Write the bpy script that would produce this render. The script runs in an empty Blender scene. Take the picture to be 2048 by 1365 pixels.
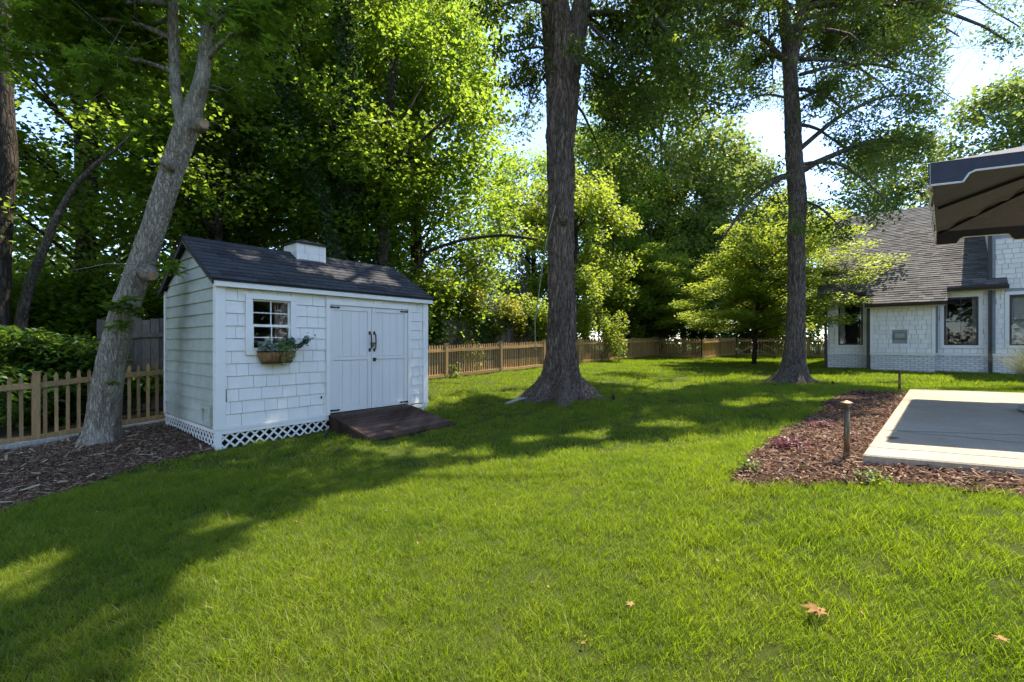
import bpy, math, random
import numpy as np
from mathutils import Vector, Matrix
C = bpy.context.scene
COL = C.collection
rng = np.random.default_rng(11)
rnd = random.Random(5)

# ---------------------------------------------------------------- camera, sky, sun, exposure
cam_d = bpy.data.cameras.new('camera'); cam = bpy.data.objects.new('camera', cam_d); COL.objects.link(cam)
cam_d.sensor_width = 36; cam_d.lens = 16.0; cam_d.shift_y = 0.0017; cam_d.clip_end = 2000; cam_d.clip_start = 0.05
cam.location = (0, 0, 1.5); cam.rotation_euler = (math.radians(90), 0, 0)
C.camera = cam
SUN_AZ = (0.80, 0.60); SUN_EL = 62
w = bpy.data.worlds.new('World'); C.world = w; w.use_nodes = True
nt = w.node_tree; bg = nt.nodes['Background']
sky = nt.nodes.new('ShaderNodeTexSky'); sky.sky_type = 'NISHITA'; sky.sun_disc = False
sky.sun_elevation = math.radians(SUN_EL); sky.sun_rotation = math.atan2(SUN_AZ[0], SUN_AZ[1])
sky.air_density = 0.75; sky.dust_density = 0.1; sky.ozone_density = 4.6
tn = nt.nodes.new('ShaderNodeMix'); tn.data_type = 'RGBA'; tn.blend_type = 'MULTIPLY'; tn.inputs[0].default_value = 1; tn.inputs[7].default_value = (1.10, 0.97, 0.88, 1)
nt.links.new(sky.outputs[0], tn.inputs[6]); nt.links.new(tn.outputs[2], bg.inputs[0]); bg.inputs[1].default_value = 0.15
sl = bpy.data.lights.new('sun', 'SUN'); sl.energy = 3.0; sl.angle = math.radians(0.5); sl.color = (1.0, 0.92, 0.76)
sun = bpy.data.objects.new('sun', sl); COL.objects.link(sun)
e = math.radians(SUN_EL); sd = Vector((SUN_AZ[0]*math.cos(e), SUN_AZ[1]*math.cos(e), math.sin(e)))
sun.rotation_euler = sd.to_track_quat('Z', 'Y').to_euler(); sun.location = (20, 20, 40)
C.view_settings.view_transform = 'Standard'; C.view_settings.look = 'None'
C.view_settings.exposure = 2.18; C.view_settings.gamma = 1; C.view_settings.use_curve_mapping = False
C.render.engine = 'CYCLES'
C.cycles.max_bounces = 9; C.cycles.diffuse_bounces = 6; C.cycles.transmission_bounces = 5; C.cycles.transparent_max_bounces = 8
C.cycles.glossy_bounces = 2; C.cycles.caustics_reflective = False; C.cycles.caustics_refractive = False
try: C.cycles.use_denoising = True
except Exception: pass

# ---------------------------------------------------------------- helpers
F = 910.0
def P(px, py, Y): return ((px-1024)/F*Y, Y, 1.5-(py-686)/F*Y)

def tag(o, label=None, cat=None, group=None, kind=None):
    if label: o['label'] = label
    if cat: o['category'] = cat
    if group: o['group'] = group
    if kind: o['kind'] = kind
    return o
def empty(name, loc=(0, 0, 0), rz=0, **k):
    o = bpy.data.objects.new(name, None); COL.objects.link(o); o.location = loc; o.rotation_euler = (0, 0, rz)
    o.empty_display_size = .1
    return tag(o, **k)
def mesh_np(name, V, faces_idx, k, mat, parent=None, smooth=False):
    """V (n,3) float, faces_idx (m,k) int"""
    V = np.asarray(V, np.float32); faces_idx = np.asarray(faces_idx, np.int32)
    me = bpy.data.meshes.new(name)
    m = len(faces_idx)
    me.vertices.add(len(V)); me.vertices.foreach_set('co', V.ravel())
    me.loops.add(m*k); me.loops.foreach_set('vertex_index', faces_idx.ravel())
    me.polygons.add(m); me.polygons.foreach_set('loop_start', np.arange(0, m*k, k, dtype=np.int32))
    try: me.polygons.foreach_set('loop_total', np.full(m, k, np.int32))
    except Exception: pass
    me.polygons.foreach_set('use_smooth', np.full(m, smooth))
    me.update(calc_edges=True)
    if mat: me.materials.append(mat)
    o = bpy.data.objects.new(name, me); COL.objects.link(o)
    if parent: o.parent = parent
    return o
class MB:
    def __init__(s): s.v = []; s.f = []
    def box(s, x0, y0, z0, x1, y1, z1):
        b = len(s.v)
        s.v += [(x0, y0, z0), (x1, y0, z0), (x1, y1, z0), (x0, y1, z0), (x0, y0, z1), (x1, y0, z1), (x1, y1, z1), (x0, y1, z1)]
        s.f += [tuple(b+i for i in q) for q in ((0, 3, 2, 1), (4, 5, 6, 7), (0, 1, 5, 4), (1, 2, 6, 5), (2, 3, 7, 6), (3, 0, 4, 7))]
        return s
    def hexa(s, pts):   # 8 points: bottom 4 ccw, top 4 ccw
        b = len(s.v); s.v += [tuple(p) for p in pts]
        s.f += [tuple(b+i for i in q) for q in ((0, 3, 2, 1), (4, 5, 6, 7), (0, 1, 5, 4), (1, 2, 6, 5), (2, 3, 7, 6), (3, 0, 4, 7))]
        return s
    def beam(s, a, b, wd, hd, up=(0, 0, 1)):
        a = Vector(a); b = Vector(b); d = (b-a).normalized(); sx = d.cross(Vector(up))
        if sx.length < 1e-4: sx = d.cross(Vector((0, 1, 0)))
        sx = sx.normalized()*wd/2; sz = sx.cross(d).normalized()*hd/2
        return s.hexa([a-sx-sz, a+sx-sz, b+sx-sz, b-sx-sz, a-sx+sz, a+sx+sz, b+sx+sz, b-sx+sz])
    def poly(s, pts):
        b = len(s.v); s.v += [tuple(p) for p in pts]; s.f.append(tuple(range(b, b+len(pts)))); return s
    def prism(s, pts, d):  # extrude polygon (3d pts) by vector d
        b = len(s.v); n = len(pts); d = Vector(d)
        s.v += [tuple(p) for p in pts] + [tuple(Vector(p)+d) for p in pts]
        s.f.append(tuple(range(b, b+n))[::-1]); s.f.append(tuple(range(b+n, b+2*n)))
        for i in range(n): j = (i+1) % n; s.f.append((b+i, b+j, b+n+j, b+n+i))
        return s
    def tube(s, pts, rad, seg=8, cap=True):
        pts = [Vector(p) for p in pts]; n = len(pts)
        if not hasattr(rad, '__len__'): rad = [rad]*n
        rad = [float(r) for r in rad]; b = len(s.v); ref = Vector((0.13, 0.21, 1)) if abs((pts[-1]-pts[0]).normalized().z) < .9 else Vector((1, .1, 0))
        for i, p in enumerate(pts):
            t = (pts[min(i+1, n-1)]-pts[max(i-1, 0)]).normalized(); a = t.cross(ref).normalized(); c = t.cross(a)
            for k in range(seg):
                an = 2*math.pi*k/seg; s.v.append(tuple(p+rad[i]*(math.cos(an)*a+math.sin(an)*c)))
        for i in range(n-1):
            for k in range(seg):
                k2 = (k+1) % seg; s.f.append((b+i*seg+k, b+i*seg+k2, b+(i+1)*seg+k2, b+(i+1)*seg+k))
        if cap: s.f.append(tuple(b+k for k in range(seg))[::-1]); s.f.append(tuple(b+(n-1)*seg+k for k in range(seg)))
        return s
    def lathe(s, prof, c=(0, 0, 0), seg=20):
        b = len(s.v); n = len(prof)
        for r, z in prof:
            for k in range(seg):
                an = 2*math.pi*k/seg; s.v.append((c[0]+r*math.cos(an), c[1]+r*math.sin(an), c[2]+z))
        for i in range(n-1):
            for k in range(seg):
                k2 = (k+1) % seg; s.f.append((b+i*seg+k, b+i*seg+k2, b+(i+1)*seg+k2, b+(i+1)*seg+k))
        s.f.append(tuple(b+k for k in range(seg))[::-1]); s.f.append(tuple(b+(n-1)*seg+k for k in range(seg)))
        return s
    def build(s, name, mat, parent=None, smooth=False, bevel=0):
        me = bpy.data.meshes.new(name); me.from_pydata(s.v, [], s.f); me.update()
        if smooth: me.polygons.foreach_set('use_smooth', [True]*len(me.polygons))
        if mat: me.materials.append(mat)
        o = bpy.data.objects.new(name, me); COL.objects.link(o)
        if parent: o.parent = parent
        if bevel:
            m = o.modifiers.new('b', 'BEVEL'); m.width = bevel; m.segments = 1; m.limit_method = 'ANGLE'
        return o

# ---------------------------------------------------------------- materials
def mat_base(name):
    m = bpy.data.materials.new(name); m.use_nodes = True; t = m.node_tree
    return m, t, t.nodes['Principled BSDF'], t.nodes['Material Output']
def N(t, ty, **k):
    n = t.nodes.new(ty)
    for a, b in k.items(): setattr(n, a, b)
    return n
def ramp(t, stops):
    r = t.nodes.new('ShaderNodeValToRGB'); el = r.color_ramp.elements
    el[0].position, el[0].color = stops[0][0], (*stops[0][1], 1); el[1].position, el[1].color = stops[-1][0], (*stops[-1][1], 1)
    for p, c in stops[1:-1]: x = el.new(p); x.color = (*c, 1)
    return r
def coords(t, scale=(1, 1, 1), kind='Object'):
    tc = N(t, 'ShaderNodeTexCoord'); mp = N(t, 'ShaderNodeMapping'); mp.inputs['Scale'].default_value = scale
    t.links.new(tc.outputs[kind], mp.inputs[0]); return mp
def noise(t, src, scale, detail=5, rough=.6, dist=0):
    n = N(t, 'ShaderNodeTexNoise'); n.inputs['Scale'].default_value = scale; n.inputs['Detail'].default_value = detail
    n.inputs['Roughness'].default_value = rough; n.inputs['Distortion'].default_value = dist; t.links.new(src.outputs[0], n.inputs['Vector']); return n
def rand_val(t):
    g = N(t, 'ShaderNodeNewGeometry'); oi = N(t, 'ShaderNodeObjectInfo')
    a = N(t, 'ShaderNodeMath', operation='ADD'); t.links.new(g.outputs['Random Per Island'], a.inputs[0]); t.links.new(oi.outputs['Random'], a.inputs[1])
    f = N(t, 'ShaderNodeMath', operation='FRACT'); t.links.new(a.outputs[0], f.inputs[0]); return f
def bump(t, src, p, strength=.4, dist=.02):
    b = N(t, 'ShaderNodeBump'); b.inputs['Strength'].default_value = strength; b.inputs['Distance'].default_value = dist
    t.links.new(src.outputs[0], b.inputs['Height']); t.links.new(b.outputs[0], p.inputs['Normal']); return b
def mixc(t, fac, a, b, mode='MIX'):
    m = N(t, 'ShaderNodeMix', data_type='RGBA', blend_type=mode)
    for sock, v in ((0, fac), (6, a), (7, b)):
        if hasattr(v, 'outputs'): t.links.new(v.outputs[2] if v.bl_idname == 'ShaderNodeMix' else v.outputs[0], m.inputs[sock])
        elif sock == 0: m.inputs[0].default_value = v
        else: m.inputs[sock].default_value = (*v, 1)
    return m

def simple(name, col, rough=.6, var=.12, nscale=6, bumps=.15, bscale=60, stretch=(1, 1, 1), metal=0, spec=.4, rv=0):
    m, t, p, o = mat_base(name); mp = coords(t, stretch)
    n = noise(t, mp, nscale); c0 = tuple(max(0, c*(1-var)) for c in col); c1 = tuple(c*(1+var) for c in col)
    r = ramp(t, [(.3, c0), (.7, c1)]); t.links.new(n.outputs[0], r.inputs[0]); out = r
    if rv:
        rr = rand_val(t); r2 = ramp(t, [(0, (1-rv,)*3), (1, (1+rv*.4,)*3)]); t.links.new(rr.outputs[0], r2.inputs[0])
        out = mixc(t, 1.0, r, r2, 'MULTIPLY'); t.links.new(out.outputs[2], p.inputs['Base Color'])
    else: t.links.new(r.outputs[0], p.inputs['Base Color'])
    p.inputs['Roughness'].default_value = rough; p.inputs['Metallic'].default_value = metal; p.inputs['Specular IOR Level'].default_value = spec
    if bumps: b = noise(t, mp, bscale, 4); bump(t, b, p, bumps, .01)
    return m
def leaf_mat(name, cols, trans, tf=.45, rough=.45, spec=.35):
    m, t, p, o = mat_base(name)
    rr = rand_val(t); r = ramp(t, [(i/(len(cols)-1), c) for i, c in enumerate(cols)]); t.links.new(rr.outputs[0], r.inputs[0])
    t.links.new(r.outputs[0], p.inputs['Base Color']); p.inputs['Roughness'].default_value = rough; p.inputs['Specular IOR Level'].default_value = spec
    tr = N(t, 'ShaderNodeBsdfTranslucent'); r2 = ramp(t, [(0, tuple(c*.55 for c in trans)), (1, trans)]); t.links.new(rr.outputs[0], r2.inputs[0]); t.links.new(r2.outputs[0], tr.inputs[0])
    mx = N(t, 'ShaderNodeMixShader'); mx.inputs[0].default_value = tf
    t.links.new(p.outputs[0], mx.inputs[1]); t.links.new(tr.outputs[0], mx.inputs[2]); t.links.new(mx.outputs[0], o.inputs[0])
    return m
def bark_mat(name, dark, light, stretch=.16, sc=26, lichen=None):
    m, t, p, o = mat_base(name); mp = coords(t, (1, 1, stretch))
    n = noise(t, mp, sc, 6, .65, .4); v = N(t, 'ShaderNodeTexVoronoi', feature='DISTANCE_TO_EDGE'); v.inputs['Scale'].default_value = sc*.8
    wn = noise(t, mp, sc*.6, 3); ad = N(t, 'ShaderNodeVectorMath', operation='ADD'); sc_ = N(t, 'ShaderNodeVectorMath', operation='SCALE'); sc_.inputs['Scale'].default_value = .12
    t.links.new(wn.outputs[1], sc_.inputs[0]); t.links.new(sc_.outputs[0], ad.inputs[0]); t.links.new(mp.outputs[0], ad.inputs[1]); t.links.new(ad.outputs[0], v.inputs['Vector'])
    vr = ramp(t, [(.0, (0, 0, 0)), (.18, (1, 1, 1))]); t.links.new(v.outputs[0], vr.inputs[0])
    h = N(t, 'ShaderNodeMath', operation='MULTIPLY'); t.links.new(n.outputs[0], h.inputs[0])
    hh = N(t, 'ShaderNodeMath', operation='MULTIPLY_ADD'); t.links.new(vr.outputs[0], hh.inputs[0]); hh.inputs[1].default_value = .6; hh.inputs[2].default_value = .4
    t.links.new(hh.outputs[0], h.inputs[1])
    r = ramp(t, [(.15, dark), (.42, tuple((a+b)/2 for a, b in zip(dark, light))), (.65, light)]); t.links.new(h.outputs[0], r.inputs[0])
    big = noise(t, coords(t, (1, 1, .6)), 2.2, 5, .65); src = r
    if lichen:
        lr = ramp(t, [(.5, (0, 0, 0)), (.68, (.75, .75, .75))]); t.links.new(big.outputs[0], lr.inputs[0]); src = mixc(t, lr, r, lichen)
    else:
        lr = ramp(t, [(.3, (.65, .65, .65)), (.75, (1.15, 1.12, 1.1))]); t.links.new(big.outputs[0], lr.inputs[0]); src = mixc(t, 1.0, r, lr, 'MULTIPLY')
    t.links.new(src.outputs[2], p.inputs['Base Color']); p.inputs['Roughness'].default_value = .9; p.inputs['Specular IOR Level'].default_value = .15
    bump(t, h, p, 1.0, .06); return m

M = {}
M['white'] = simple('white_paint', (.87, .805, .72), .55, .05, 5, .12, 90)
# weathered side siding: off-white with greenish-grey vertical streaks
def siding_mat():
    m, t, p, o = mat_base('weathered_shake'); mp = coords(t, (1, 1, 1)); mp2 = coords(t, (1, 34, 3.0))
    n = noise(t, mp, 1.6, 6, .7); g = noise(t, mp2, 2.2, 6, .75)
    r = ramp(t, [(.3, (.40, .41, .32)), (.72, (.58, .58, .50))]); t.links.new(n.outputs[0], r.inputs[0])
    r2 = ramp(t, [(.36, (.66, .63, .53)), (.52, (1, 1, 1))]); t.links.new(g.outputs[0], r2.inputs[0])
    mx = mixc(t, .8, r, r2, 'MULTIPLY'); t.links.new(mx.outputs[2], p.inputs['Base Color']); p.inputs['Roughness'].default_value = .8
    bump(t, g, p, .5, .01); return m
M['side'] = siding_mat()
M['trim'] = simple('trim_paint', (.88, .82, .74), .5, .04, 3, .05, 60)
M['door'] = simple('door_paint', (.81, .75, .675), .55, .06, 3, .25, 26, (1, 1, .15))
M['gap'] = simple('shadow_gap_backing', (.22, .21, .20), .9)
M['joint'] = simple('siding_backing', (.16, .16, .15), .9)
M['black'] = simple('black_iron', (.018, .018, .02), .45, .1, 8, .2, 80)
M['roof'] = simple('shed_roof_shingle', (.064, .064, .068), .95, .35, 120, .5, 300, rv=.32, spec=.1)
M['hroof'] = simple('house_roof_shingle', (.135, .125, .119), .95, .30, 120, .5, 200, rv=.38, spec=.1)
M['hbase'] = simple('house_roof_backing', (.05, .045, .04), .95)
M['dark'] = simple('dark_interior', (.02, .02, .02), .9)
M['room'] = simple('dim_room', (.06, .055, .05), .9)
M['ramp'] = simple('stained_ramp_board', (.105, .064, .046), .92, .5, 5, .5, 40, (1, .12, 1), rv=.5, spec=.1)
def wood(name, a, b, rv=.35):
    m, t, p, o = mat_base(name); mp = coords(t, (9, 9, 1.2)); n = noise(t, mp, 4, 6, .7, .6)
    r = ramp(t, [(.3, a), (.7, b)]); t.links.new(n.outputs[0], r.inputs[0]); rr = rand_val(t)
    r2 = ramp(t, [(0, (1-rv, 1-rv, 1-rv*.9)), (1, (1.15, 1.12, 1.05))]); t.links.new(rr.outputs[0], r2.inputs[0])
    mx = mixc(t, 1., r, r2, 'MULTIPLY'); t.links.new(mx.outputs[2], p.inputs['Base Color']); p.inputs['Roughness'].default_value = .8; p.inputs['Specular IOR Level'].default_value = .2
    bump(t, n, p, .4, .01); return m
M['cedar'] = wood('cedar_picket', (.33, .20, .085), (.58, .39, .19))
M['grey_plank'] = wood('grey_plank', (.10, .085, .07), (.24, .20, .165), .45)
M['glass'] = None
def glass():
    m, t, p, o = mat_base('window_glass'); t.nodes.remove(p)
    tr = N(t, 'ShaderNodeBsdfTransparent'); tr.inputs[0].default_value = (.75, .78, .78, 1); g = N(t, 'ShaderNodeBsdfGlossy'); g.inputs['Roughness'].default_value = .02; g.inputs[0].default_value = (.9, .95, 1, 1)
    fr = N(t, 'ShaderNodeFresnel'); fr.inputs[0].default_value = 1.45; mx = N(t, 'ShaderNodeMixShader')
    t.links.new(fr.outputs[0], mx.inputs[0]); t.links.new(tr.outputs[0], mx.inputs[1]); t.links.new(g.outputs[0], mx.inputs[2]); t.links.new(mx.outputs[0], o.inputs[0]); return m
M['glass'] = glass()
M['curtain'] = simple('curtain_cloth', (.62, .58, .52), .9)
M['pinkcurtain'] = simple('pink_curtain_cloth', (.62, .40, .33), .9)
M['brickw'] = simple('white_painted_brick', (.74, .70, .65), .75, .08, 14, .5, 60, rv=.12)
M['mortar'] = simple('painted_mortar', (.30, .31, .31), .85)
M['hwhite'] = simple('house_white_shingle', (.83, .775, .70), .6, .06, 5, .2, 60, rv=.08)
M['bronze'] = simple('dark_bronze_trim', (.035, .027, .024), .4, .1, 4, 0)
M['lampm'] = simple('aged_bronze', (.16, .115, .07), .45, .3, 30, .2, 90, metal=.7)
M['fabric'] = simple('umbrella_fabric', (.088, .086, .096), .95, .10, 9, .3, 500)
M['navy'] = simple('navy_umbrella_fabric', (.050, .052, .072), .85, .12, 9, .3, 400)
M['piping'] = simple('white_piping', (.72, .70, .66), .8, .05, 20, 0)
M['concrete'] = None
def concrete():
    m, t, p, o = mat_base('pale_concrete'); mp = coords(t, (1, 1, 1)); n = noise(t, mp, 1.3, 8, .7); f = noise(t, mp, 45, 5, .7)
    r = ramp(t, [(.3, (.31, .25, .18)), (.7, (.41, .345, .26))]); t.links.new(n.outputs[0], r.inputs[0])
    r2 = ramp(t, [(.35, (.72, .70, .66)), (.55, (1, 1, 1))]); t.links.new(f.outputs[0], r2.inputs[0])
    mx = mixc(t, .7, r, r2, 'MULTIPLY')
    st = noise(t, coords(t, (.7, .7, .7)), 1.0, 4, .6); r3 = ramp(t, [(.62, (1, 1, 1)), (.72, (.72, .62, .45))]); t.links.new(st.outputs[0], r3.inputs[0])
    mx2 = mixc(t, 1., mx, r3, 'MULTIPLY')
    t.links.new(mx2.outputs[2], p.inputs['Base Color']); p.inputs['Roughness'].default_value = .85; p.inputs['Specular IOR Level'].default_value = .2
    bump(t, f, p, .4, .01); return m
M['concrete'] = concrete()
M['barkoak'] = bark_mat('oak_bark', (.06, .040, .029), (.42, .31, .235), .11, 30)
M['barkoak2'] = bark_mat('grey_oak_bark', (.06, .046, .037), (.37, .295, .24), .13, 32)
M['barkmaple'] = bark_mat('pale_maple_bark', (.19, .15, .11), (.60, .50, .38), .2, 34, (.64, .58, .46))
M['barkdark'] = bark_mat('dark_bark', (.025, .02, .015), (.12, .095, .075), .2, 18)
M['twig'] = simple('twig', (.09, .07, .05), .9, .3, 9, 0)
M['cutwood'] = simple('cut_wood', (.33, .21, .12), .8, .35, 14, .4, 50)
M['oakleaf'] = leaf_mat('oak_leaf', [(.028, .055, .012), (.045, .08, .014), (.075, .115, .02)], (.30, .40, .035), .45)
M['mapleleaf'] = leaf_mat('maple_leaf', [(.03, .070, .012), (.055, .105, .016), (.085, .14, .02)], (.34, .50, .03), .48, .4, .4)
M['woodleaf'] = leaf_mat('woodland_leaf', [(.028, .060, .008), (.055, .10, .012), (.09, .14, .018)], (.46, .64, .05), .52)
M['brightleaf'] = leaf_mat('bright_leaf', [(.06, .115, .015), (.09, .15, .02), (.12, .17, .03)], (.52, .62, .05), .52)
M['yellowleaf'] = leaf_mat('yellow_green_leaf', [(.08, .11, .02), (.12, .15, .025)], (.62, .60, .06), .5)
M['ivyleaf'] = leaf_mat('ivy_leaf', [(.02, .055, .010), (.035, .085, .015), (.055, .11, .02)], (.16, .30, .03), .34, .3, .5)
M['laurel'] = leaf_mat('laurel_leaf', [(.02, .06, .012), (.05, .12, .02), (.09, .17, .025)], (.30, .46, .04), .38, .42, .4)
M['farleaf'] = leaf_mat('distant_leaf', [(.04, .075, .02), (.06, .105, .025), (.085, .13, .03)], (.38, .48, .08), .42)
M['pinkleaf'] = leaf_mat('pink_grey_bloom', [(.16, .13, .12), (.24, .20, .17)], (.38, .32, .28), .3)
M['purple'] = leaf_mat('purple_leaf', [(.05, .008, .02), (.11, .02, .045), (.16, .05, .06)], (.28, .05, .10), .35)
M['redleaf'] = leaf_mat('dry_leaf', [(.28, .15, .05), (.45, .27, .11)], (.4, .2, .07), .25, .7, .2)
M['silverleaf'] = leaf_mat('silver_leaf', [(.22, .30, .24), (.34, .42, .34)], (.2, .3, .15), .25)
M['trailleaf'] = leaf_mat('variegated_leaf', [(.06, .15, .02), (.14, .28, .06), (.34, .42, .2)], (.3, .45, .08), .35)
M['eucleaf'] = leaf_mat('eucalyptus_leaf', [(.05, .11, .08), (.09, .16, .12)], (.12, .22, .12), .3)
M['grass'] = leaf_mat('grass_blade', [(.055, .085, .006), (.09, .13, .008), (.13, .165, .010), (.135, .17, .012), (.28, .24, .09)], (.45, .63, .012), .45, .5, .3)
def grass_vary(m):
    t = m.node_tree; g = N(t, 'ShaderNodeNewGeometry'); n = N(t, 'ShaderNodeTexNoise'); n.inputs['Scale'].default_value = 1.3; n.inputs['Detail'].default_value = 6; n.inputs['Roughness'].default_value = .7; t.links.new(g.outputs['Position'], n.inputs['Vector'])
    r = ramp(t, [(.3, (.62, .75, .72)), (.5, (1, 1, 1)), (.68, (1.2, 1.12, 1.1))]); t.links.new(n.outputs[0], r.inputs[0])
    for nm in ('Principled BSDF', 'Translucent BSDF'):
        b = t.nodes[nm]; s = b.inputs['Base Color' if nm[0] == 'P' else 'Color']; src = s.links[0].from_socket; m_ = N(t, 'ShaderNodeMix', data_type='RGBA', blend_type='MULTIPLY'); m_.inputs[0].default_value = 1; t.links.new(src, m_.inputs[6]); t.links.new(r.outputs[0], m_.inputs[7]); t.links.new(m_.outputs[2], s)
grass_vary(M['grass'])
M['fountgrass'] = leaf_mat('straw_grass_blade', [(.15, .17, .08), (.26, .26, .14), (.36, .32, .2)], (.4, .42, .2), .35, .6, .2)
M['coir'] = simple('coir_liner', (.30, .16, .07), .95, .4, 20, .8, 60)
M['stone'] = simple('grey_base_stone', (.27, .29, .29), .7, .1, 10, .2, 60)
M['timber'] = simple('weathered_white_timber', (.48, .45, .40), .85, .35, 5, .6, 30, (6, 6, 1), rv=.3)
def soil(name, a, b, c):
    m, t, p, o = mat_base(name); mp = coords(t); n = noise(t, mp, 3, 8, .7); f = noise(t, mp, 70, 6, .8)
    r = ramp(t, [(.3, a), (.5, b), (.7, c)]); mm = mixc(t, .5, n, f); t.links.new(mm.outputs[2], r.inputs[0])
    t.links.new(r.outputs[0], p.inputs['Base Color']); p.inputs['Roughness'].default_value = .95; p.inputs['Specular IOR Level'].default_value = .1
    bump(t, f, p, .8, .02); return m
M['soil'] = soil('lawn_soil', (.028, .036, .006), (.05, .065, .010), (.08, .095, .018))
M['mulch'] = soil('dark_mulch', (.022, .013, .009), (.055, .032, .022), (.11, .065, .042))
M['woodfloor'] = soil('woodland_floor', (.02, .016, .008), (.04, .033, .016), (.075, .055, .03))
def chip_mat(name, cols):
    m, t, p, o = mat_base(name); rr = rand_val(t); r = ramp(t, [(i/(len(cols)-1), c) for i, c in enumerate(cols)]); t.links.new(rr.outputs[0], r.inputs[0])
    t.links.new(r.outputs[0], p.inputs['Base Color']); p.inputs['Roughness'].default_value = .9; p.inputs['Specular IOR Level'].default_value = .15; return m
M['chipR'] = chip_mat('red_mulch_chip', [(.04, .018, .012), (.09, .042, .026), (.16, .075, .045), (.26, .15, .09), (.36, .26, .18)])
M['chipL'] = chip_mat('brown_mulch_chip', [(.045, .020, .013), (.08, .042, .028), (.13, .073, .048), (.20, .125, .08), (.38, .27, .16)])

# ---------------------------------------------------------------- terrain
ctl = np.array([(-4.02, 6.2, .03), (-5.9, 7.8, .10), (-7.6, 6.9, -.08), (-6.25, 8.25, .08), (-1.97, 8.68, .14), (-1, 7.9, .06), (-2.5, 13.2, .40), (2.5, 18.6, .60),
    (8, 25, .75), (9.25, 22.1, .66), (12.9, 26.3, .75), (14.36, 14.9, .53), (11.9, 17.2, .57), (12.8, 15.5, .55), (1.13, 10.2, .25), (7.4, 12.1, .45), (2.85, 3.87, .505),
    (0, 2, .10), (1.5, 2.2, .22), (-2, 2, 0), (3.5, 3.2, .50), (7.9, 9, .50), (9.5, 11, .47), (5.5, 7.5, .47), (2, 6, .27), (0, 0, .10), (-5, 4.5, -.05), (-8, 3, -.15),
    (3, 1.5, .38), (6, 5, .50), (6, 3, .5), (20, 10, .5), (20, 20, .7), (-12, 10, .0), (-12, 20, .2), (0, 35, .8), (20, 35, .8), (-5, -5, 0), (5, -5, .3), (15, -5, .4), (0, 5, .13)])
def _phi(d): return d**1.0
_A = np.linalg.norm(ctl[:, None, :2]-ctl[None, :, :2], axis=2); _n = len(ctl)
_S = np.zeros((_n+3, _n+3)); _S[:_n, :_n] = np.sqrt(_A**2+1.2) - 0.03*np.eye(_n); _S[:_n, _n] = 1; _S[:_n, _n+1:] = ctl[:, :2]; _S[_n, :_n] = 1; _S[_n+1:, :_n] = ctl[:, :2].T
_w = np.linalg.solve(_S, np.concatenate([ctl[:, 2], [0, 0, 0]]))
def gz(x, y):
    x = np.clip(np.asarray(x, float), -14, 24); y = np.clip(np.asarray(y, float), -6, 36); sh = x.shape; x = x.ravel(); y = y.ravel()
    d = np.sqrt((x[:, None]-ctl[None, :, 0])**2+(y[:, None]-ctl[None, :, 1])**2+1.2)
    z = d@_w[:_n]+_w[_n]+_w[_n+1]*x+_w[_n+2]*y
    z += .012*np.sin(x*1.7+1)*np.cos(y*1.3)+.008*np.sin(x*3.1+y*2.2)
    return z.reshape(sh)
def g1(x, y): return float(gz(np.array([x]), np.array([y]))[0])
def G(px, py):   # where the sight line through a picture point meets the ground
    z = .3
    for _ in range(40):
        Y = (1.5-z)*F/(py-686); X = (px-1024)/F*Y; z = .5*z+.5*g1(X, Y)
    return (X, Y)
def axis(a, b, st, far):
    fine = np.arange(a, b+1e-6, st); out = [st*1.5]
    while sum(out) < far: out.append(out[-1]*1.5)
    cs = np.cumsum(out); return np.concatenate([a-cs[::-1], fine, b+cs])
xs = axis(-14, 24, .25, 400); ys = axis(-6, 36, .25, 400)
XX, YY = np.meshgrid(xs, ys); ZZ = gz(XX, YY); V = np.stack([XX, YY, ZZ], -1).reshape(-1, 3)
nx = len(xs); ii, jj = np.meshgrid(np.arange(len(xs)-1), np.arange(len(ys)-1)); b0 = (jj*nx+ii).ravel()
ground = mesh_np('ground', V, np.stack([b0, b0+1, b0+1+nx, b0+nx], 1), 4, M['soil'], smooth=True); tag(ground, kind='structure')

def inpoly(x, y, poly):
    x = np.asarray(x); y = np.asarray(y); r = np.zeros(x.shape, bool); n = len(poly); j = n-1
    for i in range(n):
        xi, yi = poly[i]; xj, yj = poly[j]
        c = ((yi > y) != (yj > y)) & (x < (xj-xi)*(y-yi)/((yj-yi) if abs(yj-yi) > 1e-9 else 1e-9)+xi); r ^= c; j = i
    return r
def sheet(name, poly, mat, dz, st=.06, bumpy=0.0):
    p = np.array(poly); x0, y0 = p.min(0); x1, y1 = p.max(0); xs = np.arange(x0, x1+st, st); ys = np.arange(y0, y1+st, st)
    XX, YY = np.meshgrid(xs, ys); ZZ = gz(XX, YY)+dz+bumpy*(np.sin(XX*7.3+YY*3)*np.cos(YY*6.1-XX*2)+.5*np.sin(XX*17)*np.sin(YY*15)); nx = len(xs)
    ii, jj = np.meshgrid(np.arange(nx-1), np.arange(len(ys)-1)); ii = ii.ravel(); jj = jj.ravel(); k = inpoly(xs[ii]+st/2, ys[jj]+st/2, poly); ii = ii[k]; jj = jj[k]
    b = jj*nx+ii; o = mesh_np(name, np.stack([XX, YY, ZZ], -1).reshape(-1, 3), np.stack([b, b+1, b+1+nx, b+nx], 1), 4, mat, smooth=True)
    return o
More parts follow.
